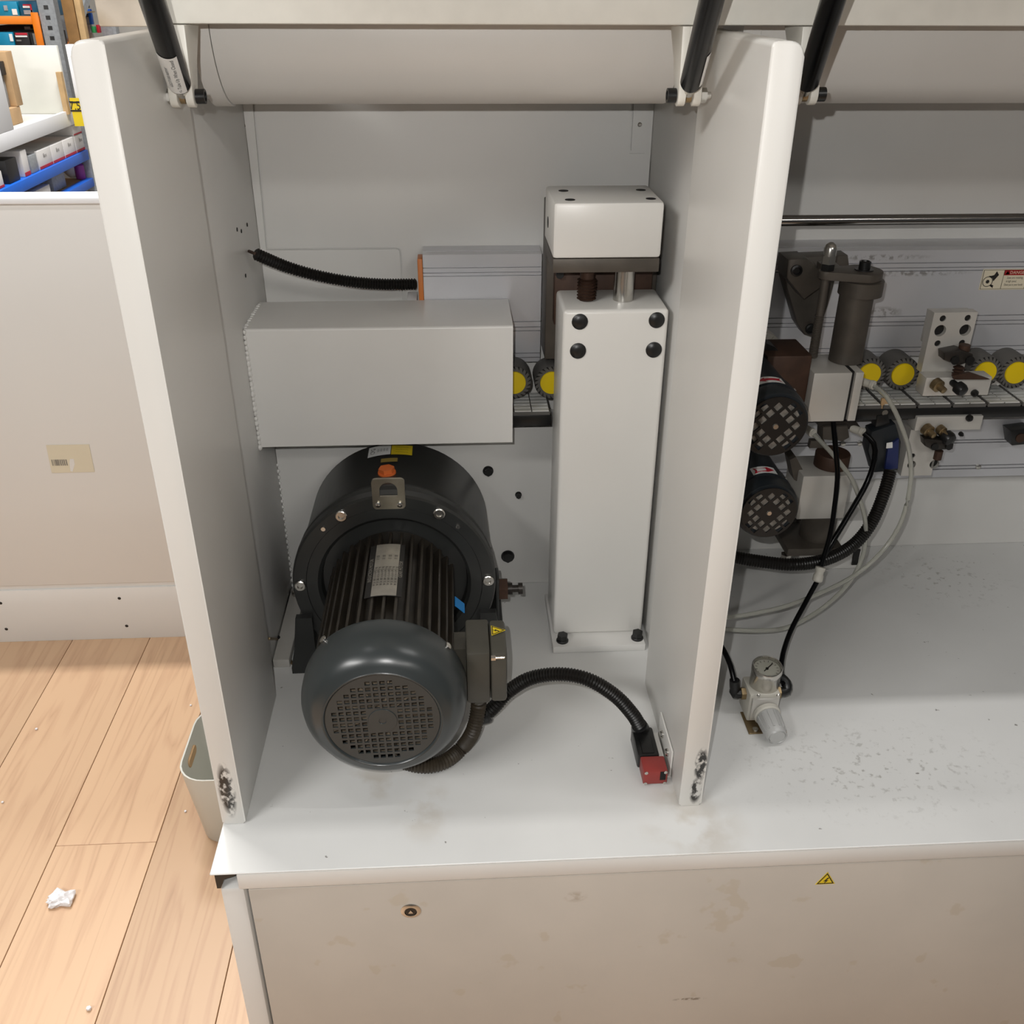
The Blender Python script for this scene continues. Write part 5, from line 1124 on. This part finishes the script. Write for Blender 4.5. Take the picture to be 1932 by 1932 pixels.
carton2('light blue carton on the rack shelf below orange beam', M['box_cyan'], -10, 26, 61, zdb, YRK-0.005, 0.35, [('label_patch', M['label'], 18, 64, 24, 78)])
carton2('black carton with red top label below orange beam', M['box_black'], 28, 56, 61, zdb, YRK-0.005, 0.35, [('red_strip', M['ink_red'], 29, 62, 51, 67), ('label_patch', M['label'], 29, 66, 51, 70), ('label_patch', M['ink_grey'], 31, 75, 40, 78)])
carton2('black carton beside grey upright below orange beam', M['box_black'], 57.5, 84, 62, zdb, YRK-0.005, 0.35, [('label_patch', M['ink_grey'], 63, 63, 71, 84)])
carton2('dark carton deep on shelf just under orange beam', M['box_black'], -10, 80, 49, zdb, YRK+0.4, 0.35, [('label_patch', M['label'], 46, 50, 57, 56), ('yellow_strip', M['lime'], 58, 54, 80, 57)])
# dark wire goods and second upright, wooden posts
gd = pbox('wire_goods', M['mesh_dark'], 94, -30, 132, 235, 7.4, 0.4); tag(gd, 'dark stacked wire goods between grey rack uprights', 'goods')
for i in range(13):
    zz_ = at(113, 45+i*13, Y=7.39).z
    xw0 = at(100, 45+i*13, Y=7.39).x; MB().box(xw0-0.05, xw0+0.14, 7.385, 7.3995, zz_-0.006, zz_+0.006).build('wire_row', M['galv'] if i < 4 else M['ink_grey'], gd)
xx = at(121, 40, Y=7.2).x
g2 = MB().box(xx-0.035, xx+0.035, 7.2, 7.26, 0, 2.6, 0.004).build('rack_upright', M['galv'], None, loc=(xx, 7.2, 0)); tag(g2, 'thin grey rack upright left of brown wooden post', 'upright')
xx = at(138, 30, Y=5.85).x; g3 = MB().box(xx-0.05, xx+0.012, 5.85, 5.93, 0, 2.6, 0.004).build('wooden_post', M['wood_dark'], None, loc=(xx, 5.89, 0)); tag(g3, 'brown wooden post behind left cover top', 'post')
xx = at(149, 30, Y=5.85).x; g3 = MB().box(xx-0.014, xx+0.018, 5.85, 5.90, 0, 2.6, 0.003).build('wooden_lath', M['wood'], None, loc=(xx, 5.875, 0)); tag(g3, 'pale wooden lath beside brown wooden post', 'lath')
# hanging goods by the post
gd2 = pbox('goods_panel', M['board'], 152, -40, 186, 300, 7.0, 0.05); tag(gd2, 'pale display board with hanging goods, seen above left cover', 'display board')
for nm, m_, a, b_, c_, d_, lb_ in (('hanging_tool', M['rack_blue'], 167, 17, 172, 46, 'blue slim tool hanging on pale display board'), ('hanging_pack', M['mesh_dark'], 155, 26, 166, 32, 'dark pack hanging on pale display board'), ('hanging_pack', M['green'], 173, 50, 179, 62, 'green pack on pale display board above left cover'), ('hanging_pack', M['ink_red'], 182, 47, 187, 62, 'red pack at right of pale display board'), ('hanging_pack', M['galv'], 158, 46, 171, 62, 'grey pack low on pale display board'), ('hanging_pack', M['black'], 160, 10, 166, 15, 'small black pack high on pale display board')):
    tag(pbox(nm, m_, a, b_, c_, d_, 6.96, 0.038), lb_, 'goods')
# white display cabinet with open front
YV = 4.9
cb = thing('display_cabinet', 'white open display cabinet holding cartons, beyond the counter', 'cabinet', (-2.05, YV, 0.872))
bk0, bk1 = at(15, 145, Y=5.5).x, at(118, 145, Y=5.5).x; zt1 = at(60, 86, Y=5.5).z; zb1 = at(60, 207, Y=5.5).z
MB().box(bk0-0.05, bk1, 5.5, 5.525, zb1-0.02, zt1, 0.002).build('back_board', M['board'], cb)
MB().box(bk1-0.02, bk1+0.005, 5.47, 5.4995, zb1-0.02, zt1-0.12).build('edge_strip', M['wood'], cb)
xe = -2.0
sA = at(14, 241, X=xe); sB = at(136, 212, X=xe); sC = at(0, 290, X=xe)
zsh = (sA.z+at(138, 205, X=xe).z)/2
MB().box(-2.75, xe-0.021, 4.55, 5.499, zb1-0.045, zb1-0.021).build('shelf_board', M['board'], cb)
MB().box(xe-0.02, xe, 4.3, 5.62, 0.872, zb1-0.006, 0.002).build('front_fascia', M['bright_white'], cb)
MB().box(xe-0.02, xe, 4.3, at(12, 180, X=xe).y, zb1-0.0055, 1.33, 0.002).build('side_stile', M['bright_white'], cb)
MB().box(-1.955, -1.875, 5.52, 5.56, zb1-0.0055, at(137, 84, Y=5.52).z, 0.002).build('corner_post', M['bright_white'], cb)
MB().box(-2.75, -2.73, 4.55, 5.499, zb1-0.0205, 1.25).build('side_board', M['board'], cb)
cz = zb1-0.0205
tg = pbox('price_tag', M['yellow'], 136, 185, 158, 238, 5.50, 0.004, None, bev=0.0); tag(tg, 'yellow price tag with dark lettering hanging left of white cover', 'tag')
p = at(146, 200, Y=5.499); text('lettering', '7.50', M['ink'], tg, p, X_, Z_, 0.06, sx=0.8)
p = at(147, 193, Y=5.499); MB().box(p.x-0.04, p.x+0.035, 5.4985, 5.4995, p.z-0.004, p.z+0.004).build('print_line', M['ink'], tg)
p = at(148, 209, Y=5.499); MB().box(p.x-0.04, p.x+0.035, 5.4985, 5.4995, p.z-0.004, p.z+0.004).build('print_line', M['ink'], tg)
# cartons in the cabinet
def stackbox(label, m, y0, y1, x0, x1, z0, h, extra=()):
    c = MB().box(x0, x1, y0, y1, z0, z0+h, 0.004).build('carton', m, None, loc=((x0+x1)/2, (y0+y1)/2, z0)); tag(c, label, 'box'); return c
ys = 5.0
xq = at(10, 190, Y=ys).x
s1_ = stackbox('open brown cardboard tray at the foot of carton stack in white cabinet', M['carton'], ys, ys+0.16, xq-0.12, at(37, 215, Y=ys).x-0.055, cz, 0.075)
s2_ = stackbox('clear grey package standing on cardboard tray in white cabinet', M['galv'], ys+0.02, ys+0.12, xq-0.12, at(18, 180, Y=ys).x-0.055, cz+0.0755, 0.14)
s3_ = stackbox('brown carton behind clear package in white cabinet', M['carton'], ys+0.125, ys+0.2, xq-0.1, at(30, 180, Y=ys).x-0.055, cz+0.0755, 0.24)
s4_ = stackbox('tall brown carton topmost on the stack in white cabinet', M['carton'], ys+0.125, ys+0.2, xq-0.12, at(16, 110, Y=ys+.26).x-0.055, cz+0.316, 0.22)
s5_ = stackbox('black and white wrapped pack on clear package in white cabinet', M['box_black'], ys+0.02, ys+0.12, xq-0.12, at(17, 148, Y=ys).x-0.055, cz+0.216, 0.06)
# blue shelving along the aisle: beams face the aisle (+X side)
XB = -2.0
bs = thing('blue_shelving', 'blue beamed shelving unit with stocked boards under the white cabinet', 'shelving', (-2.3, 5.0, 0))
zbm = 0.705; 
MB().box(XB-0.04, XB+0.005, 4.3, 5.66, zbm-0.025, zbm+0.025, 0.003).build('shelf_beam', M['rack_blue'], bs)
MB().box(XB-0.6, XB-0.041, 4.3, 5.66, zbm+0.006, zbm+0.022).build('shelf_board', M['wood'], bs)
zlw = at(160, 352, X=XB).z
MB().box(XB-0.04, XB+0.005, 4.3, 5.66, zlw-0.022, zlw+0.022, 0.003).build('shelf_beam', M['rack_blue'], bs)
MB().box(XB-0.6, XB-0.041, 4.3, 5.66, zlw+0.004, zlw+0.020).build('shelf_board', M['wood'], bs)
MB().box(XB-0.04, XB+0.006, 5.662, 5.70, 0, 0.868, 0.002).build('upright', M['galv'], bs)
yup = at(46, 320, X=XB).y
MB().box(XB-0.045, XB-0.0415, yup-0.02, yup+0.02, 0, zlw-0.023).build('upright', M['galv'], bs)
MB().box(XB-0.6, XB-0.58, 4.3, 5.66, 0, 0.86).build('back_panel', M['mesh_dark'], bs)
MB().box(XB-0.6, XB-0.56, 5.662, 5.70, 0, 0.868).build('upright', M['galv'], bs)
def shelfbox(label, m, px0, px1, z0, h, dep=0.3, strip=True, name='carton', txt=None):
    ya = at(px0, 320, X=XB).y if False else at(px0, 300+(120-px0)*0.35, X=XB-0.01).y; yb__ = at(px1, 300+(120-px1)*0.35, X=XB-0.01).y
    c = MB().box(XB-0.01-dep, XB-0.01, ya+0.004, yb__-0.004, z0, z0+h, 0.003).build(name, m, None, loc=(XB-0.01-dep/2, (ya+yb__)/2, z0)); tag(c, label, 'box')
    if strip: MB().box(XB-0.0098, XB-0.0088, ya+0.005, yb__-0.005, z0+0.002, z0+h*0.16).build('red_strip', M['ink_red'], c)
    if txt: text('lettering', txt, M['ink_grey'], c, Vector((XB-0.0085, (ya+yb__)/2, z0+h*0.66)), Y_, Z_, h*0.32)
    return c
zz0 = zbm+0.0255
for i, (a, b_) in enumerate(((75, 101), (101, 124), (124, 146), (146, 166))):
    shelfbox(['white carton with red base line, leftmost in row on upper blue shelf', 'second white red lined carton from left on upper blue shelf', 'third white red lined carton from left on upper blue shelf', 'white red lined carton at right end of upper blue shelf'][i], M['box_white'], a, b_, zz0, 0.085, txt='Box')
shelfbox('white red lined carton stacked on top at right end of blue shelf', M['box_white'], 146, 166, zz0+0.0855, 0.05, txt=None)
shelfbox('narrow white carton by grey post on upper blue shelf', M['box_white'], 46, 58, zz0, 0.115)
shelfbox('grey packet between narrow and wide white cartons', M['galv'], 60, 74, zz0, 0.08, strip=False)
shelfbox('dark carton on upper blue shelf left of grey post', M['box_black'], 16, 38, zz0, 0.10, strip=False)
shelfbox('white carton with red print at left photo edge on blue shelf', M['box_white'], -6, 7, zz0, 0.07)
zz1 = zlw+0.0225
def lowbox(label, m, px0, px1, h, name='carton', strip=False, back=0.01):
    ya = at(px0, 350+(150-px0)*0.3, X=XB-back).y; yb__ = at(px1, 350+(150-px1)*0.3, X=XB-back).y
    c = MB().box(XB-back-0.1, XB-back, ya+0.004, yb__-0.004, zz1, zz1+h, 0.004).build(name, m, None, loc=(XB-back-0.05, (ya+yb__)/2, zz1)); tag(c, label, 'box'); return c
lowbox('white box on lower blue shelf with black scribble', M['box_white'], 58, 98, 0.07)
lowbox('black case on lower blue shelf behind white box', M['box_black'], 70, 102, 0.105, back=0.12)
lowbox('grey printed carton tilted on lower blue shelf', M['galv'], 103, 128, 0.075, back=0.05)
sp = MB(); ps = at(137, 326, X=XB-0.1); sp.sphere((ps.x, ps.y, zz1+0.065), 0.05, (1, 1, 1.3)); tag(sp.build('white_bottle', M['bright_white'], None, loc=(ps.x, ps.y, zz1)), 'rounded white bottle on lower blue shelf', 'bottle')
for px, m_, lb_ in ((152, M['magenta'], 'purple wrapped bottle on lower blue shelf'), (160, M['lime'], 'yellow green bottle at right end of lower blue shelf')):
    ps = at(px, 330, X=XB-0.05); b_ = MB(); b_.lathe([(0.024, 0), (0.026, 0.005), (0.026, 0.07), (0.012, 0.085), (0.012, 0.1)], (ps.x, ps.y, zz1), Z_, 16); tag(b_.build('bottle', m_, None, loc=(ps.x, ps.y, zz1)), lb_, 'bottle')
